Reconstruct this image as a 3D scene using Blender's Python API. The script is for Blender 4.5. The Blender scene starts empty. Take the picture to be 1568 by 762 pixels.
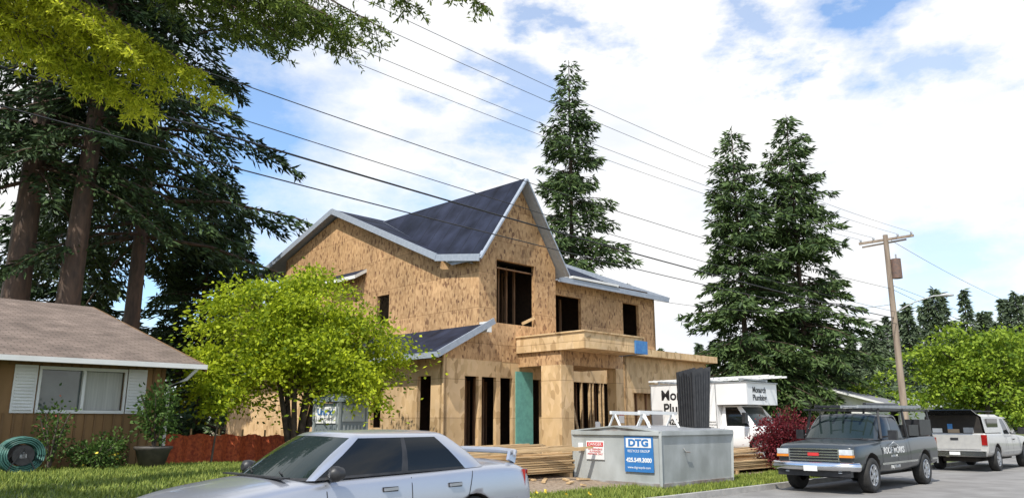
import bpy, math, random, bmesh
import numpy as np
from mathutils import Vector, Matrix
from mathutils.bvhtree import BVHTree
random.seed(7)
R45=math.radians(45); C=math.cos(R45)
scene=bpy.context.scene
def st(s,t,z=0): return ((s-t)*C,(s+t)*C,z)
def sm(x): x=max(0,min(1,x)); return x*x*(3-2*x)
def hs(s): return 0.09*sm((13-s)/6)
def gh(s,t):
    if t<0.7: return 0.08
    if t<9.4: return -0.06+hs(s)
    return 0.10+0.40*sm((t-9.6)/6.5)+hs(s)
def ghw(x,y): return gh((x+y)*C,(y-x)*C)
# ---------------------------------------------------------------- materials
MATS={}
def mat(name,c1,c2=None,rough=.8,metal=0,scale=8,detail=5,bump=0,bscale=None,spec=.5,coat=0,stretch=(1,1,1),lo=.35,hi=.65):
    if name in MATS: return MATS[name]
    m=bpy.data.materials.new(name); m.use_nodes=True; nt=m.node_tree; N=nt.nodes; L=nt.links
    b=N['Principled BSDF']; b.inputs['Roughness'].default_value=rough; b.inputs['Metallic'].default_value=metal
    b.inputs['Specular IOR Level'].default_value=spec; b.inputs['Coat Weight'].default_value=coat
    c1=tuple(c1)+(1,); 
    if c2 is None: c2=tuple(x*.82 for x in c1[:3])
    c2=tuple(c2)+(1,)
    tc=N.new('ShaderNodeTexCoord'); mp=N.new('ShaderNodeMapping'); mp.inputs['Scale'].default_value=stretch
    L.new(tc.outputs['Object'],mp.inputs[0])
    nz=N.new('ShaderNodeTexNoise'); nz.inputs['Scale'].default_value=scale; nz.inputs['Detail'].default_value=detail
    L.new(mp.outputs[0],nz.inputs['Vector'])
    cr=N.new('ShaderNodeValToRGB'); cr.color_ramp.elements[0].position=lo; cr.color_ramp.elements[1].position=hi
    cr.color_ramp.elements[0].color=c1; cr.color_ramp.elements[1].color=c2
    L.new(nz.outputs['Fac'],cr.inputs[0]); L.new(cr.outputs[0],b.inputs['Base Color'])
    if bump:
        n2=N.new('ShaderNodeTexNoise'); n2.inputs['Scale'].default_value=bscale or scale*4; n2.inputs['Detail'].default_value=4
        L.new(mp.outputs[0],n2.inputs['Vector'])
        bp=N.new('ShaderNodeBump'); bp.inputs['Strength'].default_value=bump; bp.inputs['Distance'].default_value=.02
        L.new(n2.outputs['Fac'],bp.inputs['Height']); L.new(bp.outputs[0],b.inputs['Normal'])
    MATS[name]=m; return m
def leafmat(name,c1,c2,trans=.35,nscale=.8):
    m=bpy.data.materials.new(name); m.use_nodes=True; nt=m.node_tree; N=nt.nodes; L=nt.links
    b=N['Principled BSDF']; b.inputs['Roughness'].default_value=.6; b.inputs['Specular IOR Level'].default_value=.25
    at=N.new('ShaderNodeAttribute'); at.attribute_name='rnd'
    tc=N.new('ShaderNodeTexCoord'); nz=N.new('ShaderNodeTexNoise'); nz.inputs['Scale'].default_value=nscale; nz.inputs['Detail'].default_value=3
    L.new(tc.outputs['Object'],nz.inputs['Vector'])
    mx=N.new('ShaderNodeMath'); mx.operation='MULTIPLY_ADD'; mx.inputs[1].default_value=.5; L.new(at.outputs['Fac'],mx.inputs[0])  # random and noise tones paint shadow variation into the foliage colour
    m2=N.new('ShaderNodeMath'); m2.operation='MULTIPLY'; m2.inputs[1].default_value=.6; L.new(nz.outputs['Fac'],m2.inputs[0]); L.new(m2.outputs[0],mx.inputs[2])
    cr=N.new('ShaderNodeValToRGB'); cr.color_ramp.elements[0].position=.25; cr.color_ramp.elements[1].position=.85
    cr.color_ramp.elements[0].color=tuple(c1)+(1,); cr.color_ramp.elements[1].color=tuple(c2)+(1,)
    L.new(mx.outputs[0],cr.inputs[0]); L.new(cr.outputs[0],b.inputs['Base Color'])
    out=N['Material Output']
    if trans>0:
        tr=N.new('ShaderNodeBsdfTranslucent'); L.new(cr.outputs[0],tr.inputs[0])
        ms=N.new('ShaderNodeMixShader'); ms.inputs[0].default_value=trans
        L.new(b.outputs[0],ms.inputs[1]); L.new(tr.outputs[0],ms.inputs[2]); L.new(ms.outputs[0],out.inputs[0])
    return m
def osb(name,c1,c2,c3,fl=14):
    m=bpy.data.materials.new(name); m.use_nodes=True; nt=m.node_tree; N=nt.nodes; L=nt.links
    b=N['Principled BSDF']; b.inputs['Roughness'].default_value=.75
    tc=N.new('ShaderNodeTexCoord'); mp=N.new('ShaderNodeMapping'); mp.inputs['Scale'].default_value=(1,1,.5)
    L.new(tc.outputs['Object'],mp.inputs[0])
    vo=N.new('ShaderNodeTexVoronoi'); vo.inputs['Scale'].default_value=fl; vo.inputs['Randomness'].default_value=1; L.new(mp.outputs[0],vo.inputs['Vector'])
    sp=N.new('ShaderNodeSeparateColor'); L.new(vo.outputs['Color'],sp.inputs[0])
    cr=N.new('ShaderNodeValToRGB'); e=cr.color_ramp.elements
    e[0].position=.0; e[0].color=tuple(c3)+(1,); e[1].position=1; e[1].color=tuple(c1)+(1,)
    k=e.new(.22); k.color=tuple(c2)+(1,)
    L.new(sp.outputs[0],cr.inputs[0])
    nz=N.new('ShaderNodeTexNoise'); nz.inputs['Scale'].default_value=.9; nz.inputs['Detail'].default_value=5; L.new(tc.outputs['Object'],nz.inputs['Vector'])
    mr=N.new('ShaderNodeMapRange'); mr.inputs[1].default_value=.3; mr.inputs[2].default_value=.7; mr.inputs[3].default_value=.8; mr.inputs[4].default_value=1.14; L.new(nz.outputs['Fac'],mr.inputs[0])
    sx=N.new('ShaderNodeSeparateXYZ'); L.new(tc.outputs['Object'],sx.inputs[0])
    ad=N.new('ShaderNodeMath'); ad.operation='ADD'; L.new(sx.outputs[0],ad.inputs[0]); L.new(sx.outputs[1],ad.inputs[1])
    cb=N.new('ShaderNodeCombineXYZ'); L.new(ad.outputs[0],cb.inputs[0]); L.new(sx.outputs[2],cb.inputs[1])
    br=N.new('ShaderNodeTexBrick'); br.inputs['Scale'].default_value=1; br.inputs['Brick Width'].default_value=2.44; br.inputs['Row Height'].default_value=1.22
    br.inputs['Mortar Size'].default_value=.010; br.inputs['Mortar Smooth'].default_value=.3
    br.inputs['Color1'].default_value=(1,1,1,1); br.inputs['Color2'].default_value=(.82,.82,.80,1); br.inputs['Mortar'].default_value=(.5,.45,.4,1)
    L.new(cb.outputs[0],br.inputs['Vector'])
    m1=N.new('ShaderNodeMix'); m1.data_type='RGBA'; m1.blend_type='MULTIPLY'; m1.inputs[0].default_value=1
    L.new(cr.outputs[0],m1.inputs[6]); L.new(br.outputs[0],m1.inputs[7])
    m2=N.new('ShaderNodeVectorMath'); m2.operation='SCALE'; L.new(m1.outputs[2],m2.inputs[0]); L.new(mr.outputs[0],m2.inputs['Scale'])
    L.new(m2.outputs[0],b.inputs['Base Color'])
    return m
def shingle(name,c1,c2,mort,bw=.3,rh=.15,msz=.012,rough=.9,lo=.7,hi=1.25,spec=.3):
    m=bpy.data.materials.new(name); m.use_nodes=True; nt=m.node_tree; N=nt.nodes; L=nt.links
    b=N['Principled BSDF']; b.inputs['Roughness'].default_value=rough; b.inputs['Specular IOR Level'].default_value=spec
    tc=N.new('ShaderNodeTexCoord')
    br=N.new('ShaderNodeTexBrick'); br.inputs['Scale'].default_value=1; br.inputs['Brick Width'].default_value=bw; br.inputs['Row Height'].default_value=rh
    br.inputs['Mortar Size'].default_value=msz; br.inputs['Color1'].default_value=tuple(c1)+(1,); br.inputs['Color2'].default_value=tuple(c2)+(1,); br.inputs['Mortar'].default_value=tuple(mort)+(1,)
    L.new(tc.outputs['Object'],br.inputs['Vector'])
    nz=N.new('ShaderNodeTexNoise'); nz.inputs['Scale'].default_value=1.3; nz.inputs['Detail'].default_value=6; L.new(tc.outputs['Object'],nz.inputs['Vector'])
    mr=N.new('ShaderNodeMapRange'); mr.inputs[1].default_value=.3; mr.inputs[2].default_value=.7; mr.inputs[3].default_value=lo; mr.inputs[4].default_value=hi; L.new(nz.outputs['Fac'],mr.inputs[0])
    m2=N.new('ShaderNodeVectorMath'); m2.operation='SCALE'; L.new(br.outputs[0],m2.inputs[0]); L.new(mr.outputs[0],m2.inputs['Scale'])
    L.new(m2.outputs[0],b.inputs['Base Color']); return m
OSB=osb('osb_sheathing',(.62,.39,.20),(.45,.265,.125),(.20,.10,.05),fl=15)
PLY=osb('plywood_sheathing',(.72,.51,.29),(.63,.43,.22),(.42,.27,.13),fl=7)
FELT=shingle('roof_underlayment',(.014,.018,.032),(.020,.024,.042),(.008,.009,.013),bw=30,rh=.8,msz=.014,rough=.8,lo=.5,hi=1.6,spec=.15)
FASC=mat('fascia_primer',(.34,.38,.44),(.28,.32,.38),rough=.6)
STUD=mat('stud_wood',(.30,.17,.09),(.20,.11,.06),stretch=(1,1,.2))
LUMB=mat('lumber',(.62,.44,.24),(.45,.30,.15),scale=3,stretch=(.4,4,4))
TEAL=mat('house_wrap_teal',(.16,.42,.34),(.13,.33,.28))
BLUE=mat('blue_flashing',(.05,.18,.45),(.08,.25,.5))
WHITE=mat('white_paint',(.78,.78,.76),(.70,.70,.68),scale=2)
CONC=mat('concrete',(.42,.40,.37),(.30,.29,.27),scale=3,bump=.3)
BARK=mat('bark',(.12,.075,.05),(.055,.038,.028),scale=5,bump=.8,bscale=14,stretch=(1,1,.25))
BARK2=mat('maple_bark',(.14,.11,.085),(.06,.05,.04),scale=6,bump=.5)
POLE=mat('pole_wood',(.36,.29,.22),(.22,.17,.13),scale=6,stretch=(1,1,.1))
BLACK=mat('black_plastic',(.015,.015,.017),(.03,.03,.032),rough=.45)
RUB=mat('tire_rubber',(.02,.02,.02),(.035,.034,.032),rough=.85)
CHROME=mat('chrome',(.75,.76,.78),(.6,.61,.63),rough=.18,metal=1,scale=2)
ALLOY=mat('wheel_alloy',(.5,.51,.53),(.4,.41,.43),rough=.35,metal=.8)
GLASS=mat('tinted_glass',(.006,.008,.009),(.010,.011,.012),rough=.04,spec=.4,scale=1)
WSH=mat('windshield_glass',(.02,.03,.03),(.012,.02,.018),rough=.03,spec=.55,scale=1.2)
STEEL=mat('galvanised_steel',(.42,.43,.44),(.32,.33,.34),rough=.5,metal=.5)
RED=mat('tail_lamp_red',(.35,.015,.012),(.25,.01,.01),rough=.15,coat=.6)
AMB=mat('amber_lens',(.7,.25,.03),(.6,.2,.03),rough=.2)
LENS=mat('headlamp_lens',(.65,.68,.7),(.45,.48,.5),rough=.08,coat=1)
INTD=mat('dark_interior',(.02,.017,.015),(.03,.025,.02),rough=.9)
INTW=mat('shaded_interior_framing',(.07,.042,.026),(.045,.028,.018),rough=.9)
# ---------------------------------------------------------------- mesh builder
class MB:
    def __init__(s): s.v=[];s.f=[];s.m=[];s.sm=[];s.mats=[]
    def mi(s,m):
        if m not in s.mats: s.mats.append(m)
        return s.mats.index(m)
    def add(s,vs,fs,m,smooth=False):
        o=len(s.v); s.v+= [tuple(v) for v in vs]; k=s.mi(m)
        for f in fs: s.f.append([i+o for i in f]); s.m.append(k); s.sm.append(smooth)
    def box(s,x0,x1,y0,y1,z0,z1,m):
        s.add([(x0,y0,z0),(x1,y0,z0),(x1,y1,z0),(x0,y1,z0),(x0,y0,z1),(x1,y0,z1),(x1,y1,z1),(x0,y1,z1)],
              [(0,3,2,1),(4,5,6,7),(0,1,5,4),(1,2,6,5),(2,3,7,6),(3,0,4,7)],m)
    def beam(s,p,q,w,h,m,up=(0,0,1)):
        p=Vector(p);q=Vector(q);d=(q-p).normalized();u=Vector(up)
        a=d.cross(u)
        if a.length<1e-3: a=Vector((1,0,0))
        a.normalize(); b=a.cross(d).normalized(); a*=w/2;b*=h/2
        vs=[p-a-b,p+a-b,p+a+b,p-a+b,q-a-b,q+a-b,q+a+b,q-a+b]
        s.add(vs,[(0,1,2,3),(7,6,5,4),(0,4,5,1),(1,5,6,2),(2,6,7,3),(3,7,4,0)],m)
    def tube(s,pts,rad,n,m,smooth=True,cap=True):
        pts=[Vector(p) for p in pts]
        if not hasattr(rad,'__len__'): rad=[rad]*len(pts)
        vs=[];fs=[]
        for i,p in enumerate(pts):
            d=(pts[min(i+1,len(pts)-1)]-pts[max(i-1,0)]).normalized()
            u=Vector((0,0,1)) if abs(d.z)<.9 else Vector((1,0,0))
            a=d.cross(u).normalized(); b=a.cross(d)
            for k in range(n):
                t=2*math.pi*k/n; vs.append(p+(a*math.cos(t)+b*math.sin(t))*rad[i])
        for i in range(len(pts)-1):
            for k in range(n):
                fs.append((i*n+k,i*n+(k+1)%n,(i+1)*n+(k+1)%n,(i+1)*n+k))
        s.add(vs,fs,m,smooth)
        if cap:
            s.add(vs[:n],[tuple(range(n))],m); s.add(vs[-n:],[tuple(range(n))[::-1]],m)
    def lathe(s,prof,n,m,origin=(0,0,0),axis='z',smooth=True):
        vs=[];fs=[];o=Vector(origin)
        for (r,h) in prof:
            for k in range(n):
                t=2*math.pi*k/n
                if axis=='z': vs.append(o+Vector((r*math.cos(t),r*math.sin(t),h)))
                else: vs.append(o+Vector((r*math.cos(t),h,r*math.sin(t))))
        for i in range(len(prof)-1):
            for k in range(n): fs.append((i*n+k,i*n+(k+1)%n,(i+1)*n+(k+1)%n,(i+1)*n+k))
        s.add(vs,fs,m,smooth)
    def slab(s,quad,th,m,mside=None):
        q=[Vector(p) for p in quad]; lo=[p-Vector((0,0,th)) for p in q]; n=len(q)
        s.add(q,[tuple(range(n))],m); s.add(lo,[tuple(range(n))[::-1]],mside or m)
        for i in range(n):
            j=(i+1)%n; s.add([lo[i],lo[j],q[j],q[i]],[(0,1,2,3)],mside or m)
    def wall(s,axis,pos,th,u0,u1,z0,z1,holes,m):
        us=sorted({u0,u1}|{h[0] for h in holes}|{h[1] for h in holes}); zs=sorted({z0,z1}|{h[2] for h in holes}|{h[3] for h in holes})
        P=(lambda u,d,z:(pos+d,u,z)) if axis=='s' else (lambda u,d,z:(u,pos+d,z))
        for i in range(len(us)-1):
            for j in range(len(zs)-1):
                a,b,c,d=us[i],us[i+1],zs[j],zs[j+1]; cu,cz=(a+b)/2,(c+d)/2
                if any(h[0]<cu<h[1] and h[2]<cz<h[3] for h in holes): continue
                for o in (0,th): s.add([P(a,o,c),P(b,o,c),P(b,o,d),P(a,o,d)],[(0,1,2,3)],m)
        for (a,b,c,d) in list(holes)+[(u0,u1,z0,z1)]:
            s.add([P(a,0,c),P(a,th,c),P(a,th,d),P(a,0,d)],[(0,1,2,3)],m); s.add([P(b,0,c),P(b,th,c),P(b,th,d),P(b,0,d)],[(0,1,2,3)],m)
            s.add([P(a,0,c),P(b,0,c),P(b,th,c),P(a,th,c)],[(0,1,2,3)],m); s.add([P(a,0,d),P(b,0,d),P(b,th,d),P(a,th,d)],[(0,1,2,3)],m)
    def obj(s,name,origin=(0,0,0),parent=None,rot=R45,world=False,local=False):
        me=bpy.data.meshes.new(name)
        o=Vector(origin)
        vs=s.v if local else [(v[0]-o.x,v[1]-o.y,v[2]-o.z) for v in s.v]
        me.from_pydata(vs,[],s.f)
        for m in s.mats: me.materials.append(m)
        me.polygons.foreach_set('material_index',s.m); me.polygons.foreach_set('use_smooth',s.sm); me.update()
        ob=bpy.data.objects.new(name,me); scene.collection.objects.link(ob)
        if parent: ob.parent=parent
        elif world: ob.location=o
        else: ob.location=st(o.x,o.y,o.z); ob.rotation_euler=(0,0,rot)
        return ob
def empty(name,loc,rot=0,sc=1):
    e=bpy.data.objects.new(name,None); e.empty_display_size=.3; e.location=loc; e.rotation_euler=(0,0,rot); e.scale=(sc,sc,sc); scene.collection.objects.link(e); return e
def text(body,size,loc,face,m,parent,name='lettering',bold=0.0,sx=1):
    cu=bpy.data.curves.new(name,'FONT'); cu.body=body; cu.size=size; cu.extrude=.002; cu.offset=bold
    cu.align_x='CENTER'; cu.align_y='CENTER'; cu.materials.append(m)
    ob=bpy.data.objects.new(name,cu); scene.collection.objects.link(ob); ob.parent=parent
    R={'-x':Matrix(((0,0,-1),(-1,0,0),(0,1,0))),'-y':Matrix(((1,0,0),(0,0,-1),(0,1,0))),'+y':Matrix(((-1,0,0),(0,0,1),(0,1,0)))}[face]
    ob.matrix_local=Matrix.Translation(loc)@R.to_4x4()@Matrix.Diagonal((sx,1,1,1)); return ob
# ---------------------------------------------------------------- foliage
def leaves(name,P,A,ln,wd,m,parent,rng,mid=.45):
    n=len(P); A=A/np.linalg.norm(A,axis=1,keepdims=True)
    r=rng.normal(size=(n,3)); S=np.cross(A,r); S/=np.linalg.norm(S,axis=1,keepdims=True)+1e-9
    ln=(ln*rng.uniform(.6,1.25,n))[:,None]; w=(wd*rng.uniform(.7,1.2,n))[:,None]/2
    V=np.empty((n,4,3)); V[:,0]=P; V[:,1]=P+A*ln*mid+S*w; V[:,2]=P+A*ln; V[:,3]=P+A*ln*mid-S*w
    me=bpy.data.meshes.new(name); me.vertices.add(4*n); me.vertices.foreach_set('co',V.reshape(-1).astype(np.float32))
    me.loops.add(4*n); me.loops.foreach_set('vertex_index',np.arange(4*n,dtype=np.int32))
    me.polygons.add(n); me.polygons.foreach_set('loop_start',np.arange(0,4*n,4,dtype=np.int32)); 
    try: me.polygons.foreach_set('loop_total',np.full(n,4,dtype=np.int32))
    except Exception: pass
    me.update(calc_edges=True); at=me.attributes.new('rnd','FLOAT','FACE'); at.data.foreach_set('value',rng.random(n).astype(np.float32))
    me.materials.append(m); ob=bpy.data.objects.new(name,me); scene.collection.objects.link(ob)
    if parent: ob.parent=parent
    return ob
def fir(name,X,Y,H,R,seed,start=.08,nb=240,N=16000,sl=.55,sw=.15,tr=.3,m=None,pw=.8,droop=.22,lean=0,low_rise=-.2,gap=0):
    rng=np.random.default_rng(seed); z0=ghw(X,Y)-.05; e=empty(name,(X,Y,z0))
    mb=MB(); mb.tube([(lean*k/8,0,H*k/8) for k in range(9)],[tr*(1-.93*k/8)*(1.25 if k==0 else 1) for k in range(9)],9,BARK)
    u=rng.random(nb)**.95; u=np.clip(u,0,.985); h=start+(1-start)*u
    L=R*(1-u)**pw*rng.uniform(.45,1.18,nb)+.25; az=rng.uniform(0,2*math.pi,nb)
    L*=1-.28*np.clip(np.sin(az*2+h*9+seed),0,1)
    rise=low_rise+(.6-low_rise)*u+rng.normal(0,.1,nb)
    for i in range(nb):
        if L[i]<1.0: continue
        pts=[]
        for d in (0,.35,.7,1):
            dd=d*L[i]; pts.append((lean*h[i]+math.cos(az[i])*dd,math.sin(az[i])*dd,h[i]*H+rise[i]*dd-droop*dd*dd/max(L[i],1)))
        mb.tube(pts,[.02+.012*L[i],.015+.008*L[i],.012+.004*L[i],.008],3,BARK,cap=False)
    mb.obj('trunk',parent=e,local=True)
    p=L**1.45; p/=p.sum(); idx=rng.choice(nb,N,p=p); q=rng.random(N)**.65; d=L[idx]*(.1+.93*q)
    out=np.stack([np.cos(az[idx]),np.sin(az[idx]),np.zeros(N)],1); sd=np.stack([-np.sin(az[idx]),np.cos(az[idx]),np.zeros(N)],1)
    lat=rng.uniform(-1,1,N)*(.26*(L[idx]-d).clip(0)+.14)
    P=out*d[:,None]+sd*lat[:,None]; P[:,0]+=lean*h[idx]
    P[:,2]=h[idx]*H+rise[idx]*d-droop*d*d/np.maximum(L[idx],1)-.3*np.abs(lat)-rng.random(N)**2*.35
    A=out*.6+sd*(np.sign(lat)*.6)[:,None]+np.array([0,0,-.4])+rng.normal(0,.3,(N,3))
    leaves('foliage',P,A,sl,sw,m,e,rng); return e
def broadleaf(name,X,Y,stem_h,cc,rad,ncl,nl,ls,m,seed,stems=4,tr=.12,flat=.4,cr=.6,bark=None,spread=1,low=None,jit=.2):
    rng=np.random.default_rng(seed); z0=ghw(X,Y)-.04; e=empty(name,(X,Y,z0)); cc=np.array(cc,float); rad=np.array(rad,float)
    d=rng.normal(size=(ncl,3)); d/=np.linalg.norm(d,axis=1,keepdims=True); r=rng.random(ncl)**.42
    az=np.arctan2(d[:,1],d[:,0]); lobes=1+jit*np.sin(az*3+seed)+jit*.7*np.sin(az*5+d[:,2]*4)
    Cn=cc+d*rad*r[:,None]*(rng.uniform(1-jit,1+jit*.5,ncl)*lobes)[:,None]
    if low: Cn[:,2]-= low*((Cn[:,0]-cc[0])**2+(Cn[:,1]-cc[1])**2)/rad[0]**2
    mb=MB(); bark=bark or BARK2
    for k in range(stems):
        a=2*math.pi*k/stems+rng.random(); top=np.array([math.cos(a)*rad[0]*.35*spread,math.sin(a)*rad[1]*.35*spread,cc[2]+rad[2]*.1])+[cc[0]*.6,cc[1]*.6,0]
        b=np.array([math.cos(a)*.1,math.sin(a)*.1,0]) if stems>1 else np.zeros(3)
        j=[b+(top-b)*f+np.array([0,0,stem_h*.25*math.sin(f*3)])+rng.normal(0,.05,3)*f for f in (0,.25,.5,.75,1)]
        mb.tube(j,[tr,tr*.8,tr*.62,tr*.45,tr*.2],7,bark)
        for c in range(k,ncl,stems):
            if rng.random()>.5: continue
            f=rng.uniform(.3,.95); p0=b+(top-b)*f+np.array([0,0,stem_h*.25*math.sin(f*3)]); c1=Cn[c]; mid=(p0+c1)/2+rng.normal(0,.12,3)
            mb.tube([p0,mid,c1],[tr*.3,tr*.18,tr*.06],4,bark,cap=False)
    mb.obj('trunk',parent=e,local=True)
    n=ncl*nl; idx=np.repeat(np.arange(ncl),nl); sz=rng.uniform(.6,1.3,ncl)*cr
    g=rng.normal(0,.5,(n,3)); P=Cn[idx]+g*sz[idx][:,None]*np.array([1,1,flat])
    P[:,2]-= .35*(g[:,0]**2+g[:,1]**2)*sz[idx]
    A=g*np.array([1,1,.3])+rng.normal(0,.5,(n,3))+np.array([0,0,-.25])
    leaves('foliage',P,A,ls,ls*.62,m,e,rng); return e
# ---------------------------------------------------------------- world, sun, camera
sd=Vector((-.42*.6,-.9*.6,.79)).normalized()
w=bpy.data.worlds.new("World"); scene.world=w; w.use_nodes=True; nt=w.node_tree; N=nt.nodes; L=nt.links
for n in list(N): N.remove(n)
out=N.new('ShaderNodeOutputWorld'); sky=N.new('ShaderNodeTexSky'); sky.sky_type='NISHITA'; sky.sun_disc=False
sky.sun_elevation=math.asin(sd.z); sky.sun_rotation=math.atan2(sd.x,sd.y)
tint=N.new('ShaderNodeVectorMath'); tint.operation='MULTIPLY'; tint.inputs[1].default_value=(1.15,1.5,1.75); L.new(sky.outputs[0],tint.inputs[0])
b1=N.new('ShaderNodeBackground'); b1.inputs[1].default_value=.15; L.new(tint.outputs[0],b1.inputs[0])
tc=N.new('ShaderNodeTexCoord')
wn=N.new('ShaderNodeTexNoise'); wn.inputs['Scale'].default_value=4; wn.inputs['Detail'].default_value=8; wn.inputs['Roughness'].default_value=.62
wm=N.new('ShaderNodeMapping'); wm.inputs['Scale'].default_value=(1,1,2.0); L.new(tc.outputs['Generated'],wm.inputs[0]); L.new(wm.outputs[0],wn.inputs['Vector'])
o1=N.new('ShaderNodeVectorMath'); o1.operation='SUBTRACT'; o1.inputs[1].default_value=(.5,.5,.5); L.new(wn.outputs['Color'],o1.inputs[0])
o2=N.new('ShaderNodeVectorMath'); o2.operation='SCALE'; o2.inputs['Scale'].default_value=.46; L.new(o1.outputs[0],o2.inputs[0])
dv=N.new('ShaderNodeVectorMath'); dv.operation='ADD'; L.new(tc.outputs['Generated'],dv.inputs[0]); L.new(o2.outputs[0],dv.inputs[1])
prev=None
for (d,r,a) in [((.406,.795,.45),.085,.9),((.266,.852,.451),.05,.65),((-.036,.921,.387),.065,.65),((-.357,.878,.3185),.17,.9),((-.42,.888,.22),.16,.85),((.2965,.879,.3745),.035,.65),((.484,.794,.369),.055,.6),((.053,.861,.505),.05,.7),((.492,.858,.148),.08,.5),((-.12,.95,.22),.10,.6),((.1,.0,1.0),.62,1),((.9,.1,.4),.4,.9),((-.9,-.2,.6),.5,.9),((.2,-.9,.5),.4,.7)]:  # last blue zones lie out of view, added to cut ambient light
    ds=N.new('ShaderNodeVectorMath'); ds.operation='DISTANCE'; ds.inputs[1].default_value=d; L.new(dv.outputs[0],ds.inputs[0])
    mr=N.new('ShaderNodeMapRange'); mr.inputs[1].default_value=r*.5; mr.inputs[2].default_value=r*1.35; mr.inputs[3].default_value=a; mr.inputs[4].default_value=0; L.new(ds.outputs['Value'],mr.inputs[0])
    if prev is None: prev=mr.outputs[0]
    else:
        mx=N.new('ShaderNodeMath'); mx.operation='MAXIMUM'; L.new(prev,mx.inputs[0]); L.new(mr.outputs[0],mx.inputs[1]); prev=mx.outputs[0]
cn=N.new('ShaderNodeTexNoise'); cn.inputs['Scale'].default_value=3.2; cn.inputs['Detail'].default_value=7; cn.inputs['Roughness'].default_value=.55
cm=N.new('ShaderNodeMapping'); cm.inputs['Scale'].default_value=(1,1,2.6); cm.inputs['Location'].default_value=(3.1,1.7,.4); L.new(tc.outputs['Generated'],cm.inputs[0]); L.new(cm.outputs[0],cn.inputs['Vector'])
cr=N.new('ShaderNodeValToRGB'); cr.color_ramp.elements[0].position=.33; cr.color_ramp.elements[0].color=(.84,.88,.95,1); cr.color_ramp.elements[1].position=.50; cr.color_ramp.elements[1].color=(1.0,1.0,1.0,1)
L.new(cn.outputs['Fac'],cr.inputs[0])
b2=N.new('ShaderNodeBackground'); b2.inputs[1].default_value=1.1; L.new(cr.outputs[0],b2.inputs[0])
ms=N.new('ShaderNodeMixShader'); L.new(prev,ms.inputs[0]); L.new(b2.outputs[0],ms.inputs[1]); L.new(b1.outputs[0],ms.inputs[2]); L.new(ms.outputs[0],out.inputs[0])
sl=bpy.data.lights.new('sun','SUN'); sl.energy=5.0; sl.angle=math.radians(.5); sl.color=(1,.95,.87)
so=bpy.data.objects.new('sun',sl); scene.collection.objects.link(so); so.rotation_euler=sd.to_track_quat('Z','Y').to_euler(); so.location=(0,-20,40)
cam=bpy.data.cameras.new('camera'); co=bpy.data.objects.new('camera',cam); scene.collection.objects.link(co)
cam.lens=27; cam.sensor_width=36; cam.clip_end=3000; co.location=(0,0,1.6); co.rotation_euler=(math.radians(90+12.65),0,0); scene.camera=co
scene.view_settings.view_transform='Standard'; scene.view_settings.look='None'; scene.view_settings.exposure=0
# ---------------------------------------------------------------- ground
def ground_mat():
    m=bpy.data.materials.new('ground_soil_grass'); m.use_nodes=True; nt=m.node_tree; N=nt.nodes; L=nt.links; b=N['Principled BSDF']; b.inputs['Roughness'].default_value=.95
    tc=N.new('ShaderNodeTexCoord'); sx=N.new('ShaderNodeSeparateXYZ'); L.new(tc.outputs['Object'],sx.inputs[0])
    nz=N.new('ShaderNodeTexNoise'); nz.inputs['Scale'].default_value=1.1; nz.inputs['Detail'].default_value=8; L.new(tc.outputs['Object'],nz.inputs['Vector'])
    fn=N.new('ShaderNodeTexNoise'); fn.inputs['Scale'].default_value=14; fn.inputs['Detail'].default_value=6; L.new(tc.outputs['Object'],fn.inputs['Vector'])
    g=N.new('ShaderNodeValToRGB'); g.color_ramp.elements[0].position=.3; g.color_ramp.elements[1].position=.7; g.color_ramp.elements[0].color=(.055,.085,.02,1); g.color_ramp.elements[1].color=(.16,.17,.06,1); L.new(fn.outputs['Fac'],g.inputs[0])
    d=N.new('ShaderNodeValToRGB'); d.color_ramp.elements[0].position=.3; d.color_ramp.elements[1].position=.7; d.color_ramp.elements[0].color=(.16,.11,.07,1); d.color_ramp.elements[1].color=(.36,.28,.20,1); L.new(fn.outputs['Fac'],d.inputs[0])
    def edge(o,at,w):
        a=N.new('ShaderNodeMath'); a.operation='MULTIPLY_ADD'; a.inputs[1].default_value=2.2; L.new(nz.outputs['Fac'],a.inputs[0]); L.new(o,a.inputs[2])
        r=N.new('ShaderNodeMapRange'); r.inputs[1].default_value=at+1.1-w; r.inputs[2].default_value=at+1.1+w; L.new(a.outputs[0],r.inputs[0]); return r.outputs[0]
    e1=edge(sx.outputs[0],9.8,.4); e2=edge(sx.outputs[1],11.0,.5); e3=edge(sx.outputs[0],40,1)
    m1=N.new('ShaderNodeMath'); m1.operation='MULTIPLY'; L.new(e1,m1.inputs[0]); L.new(e2,m1.inputs[1])
    iv=N.new('ShaderNodeMath'); iv.operation='SUBTRACT'; iv.inputs[0].default_value=1; L.new(e3,iv.inputs[1])
    m2=N.new('ShaderNodeMath'); m2.operation='MULTIPLY'; L.new(m1.outputs[0],m2.inputs[0]); L.new(iv.outputs[0],m2.inputs[1])
    mx=N.new('ShaderNodeMix'); mx.data_type='RGBA'; L.new(m2.outputs[0],mx.inputs[0]); L.new(g.outputs[0],mx.inputs[6]); L.new(d.outputs[0],mx.inputs[7]); L.new(mx.outputs[2],b.inputs['Base Color'])
    bp=N.new('ShaderNodeBump'); bp.inputs['Strength'].default_value=.7; bp.inputs['Distance'].default_value=.05; L.new(fn.outputs['Fac'],bp.inputs['Height']); L.new(bp.outputs[0],b.inputs['Normal'])
    return m
def sheet(name,S,T,zf,m):
    mb=MB(); vs=[(s,t,zf(s,t)) for s in S for t in T]; n=len(T)
    mb.add(vs,[(i*n+j,(i+1)*n+j,(i+1)*n+j+1,i*n+j+1) for i in range(len(S)-1) for j in range(n-1)],m,True); return mb.obj(name)
S=[-900,-200,-60,-20]+list(range(-10,40,1))+[45,60,90,150,300,900]
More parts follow.
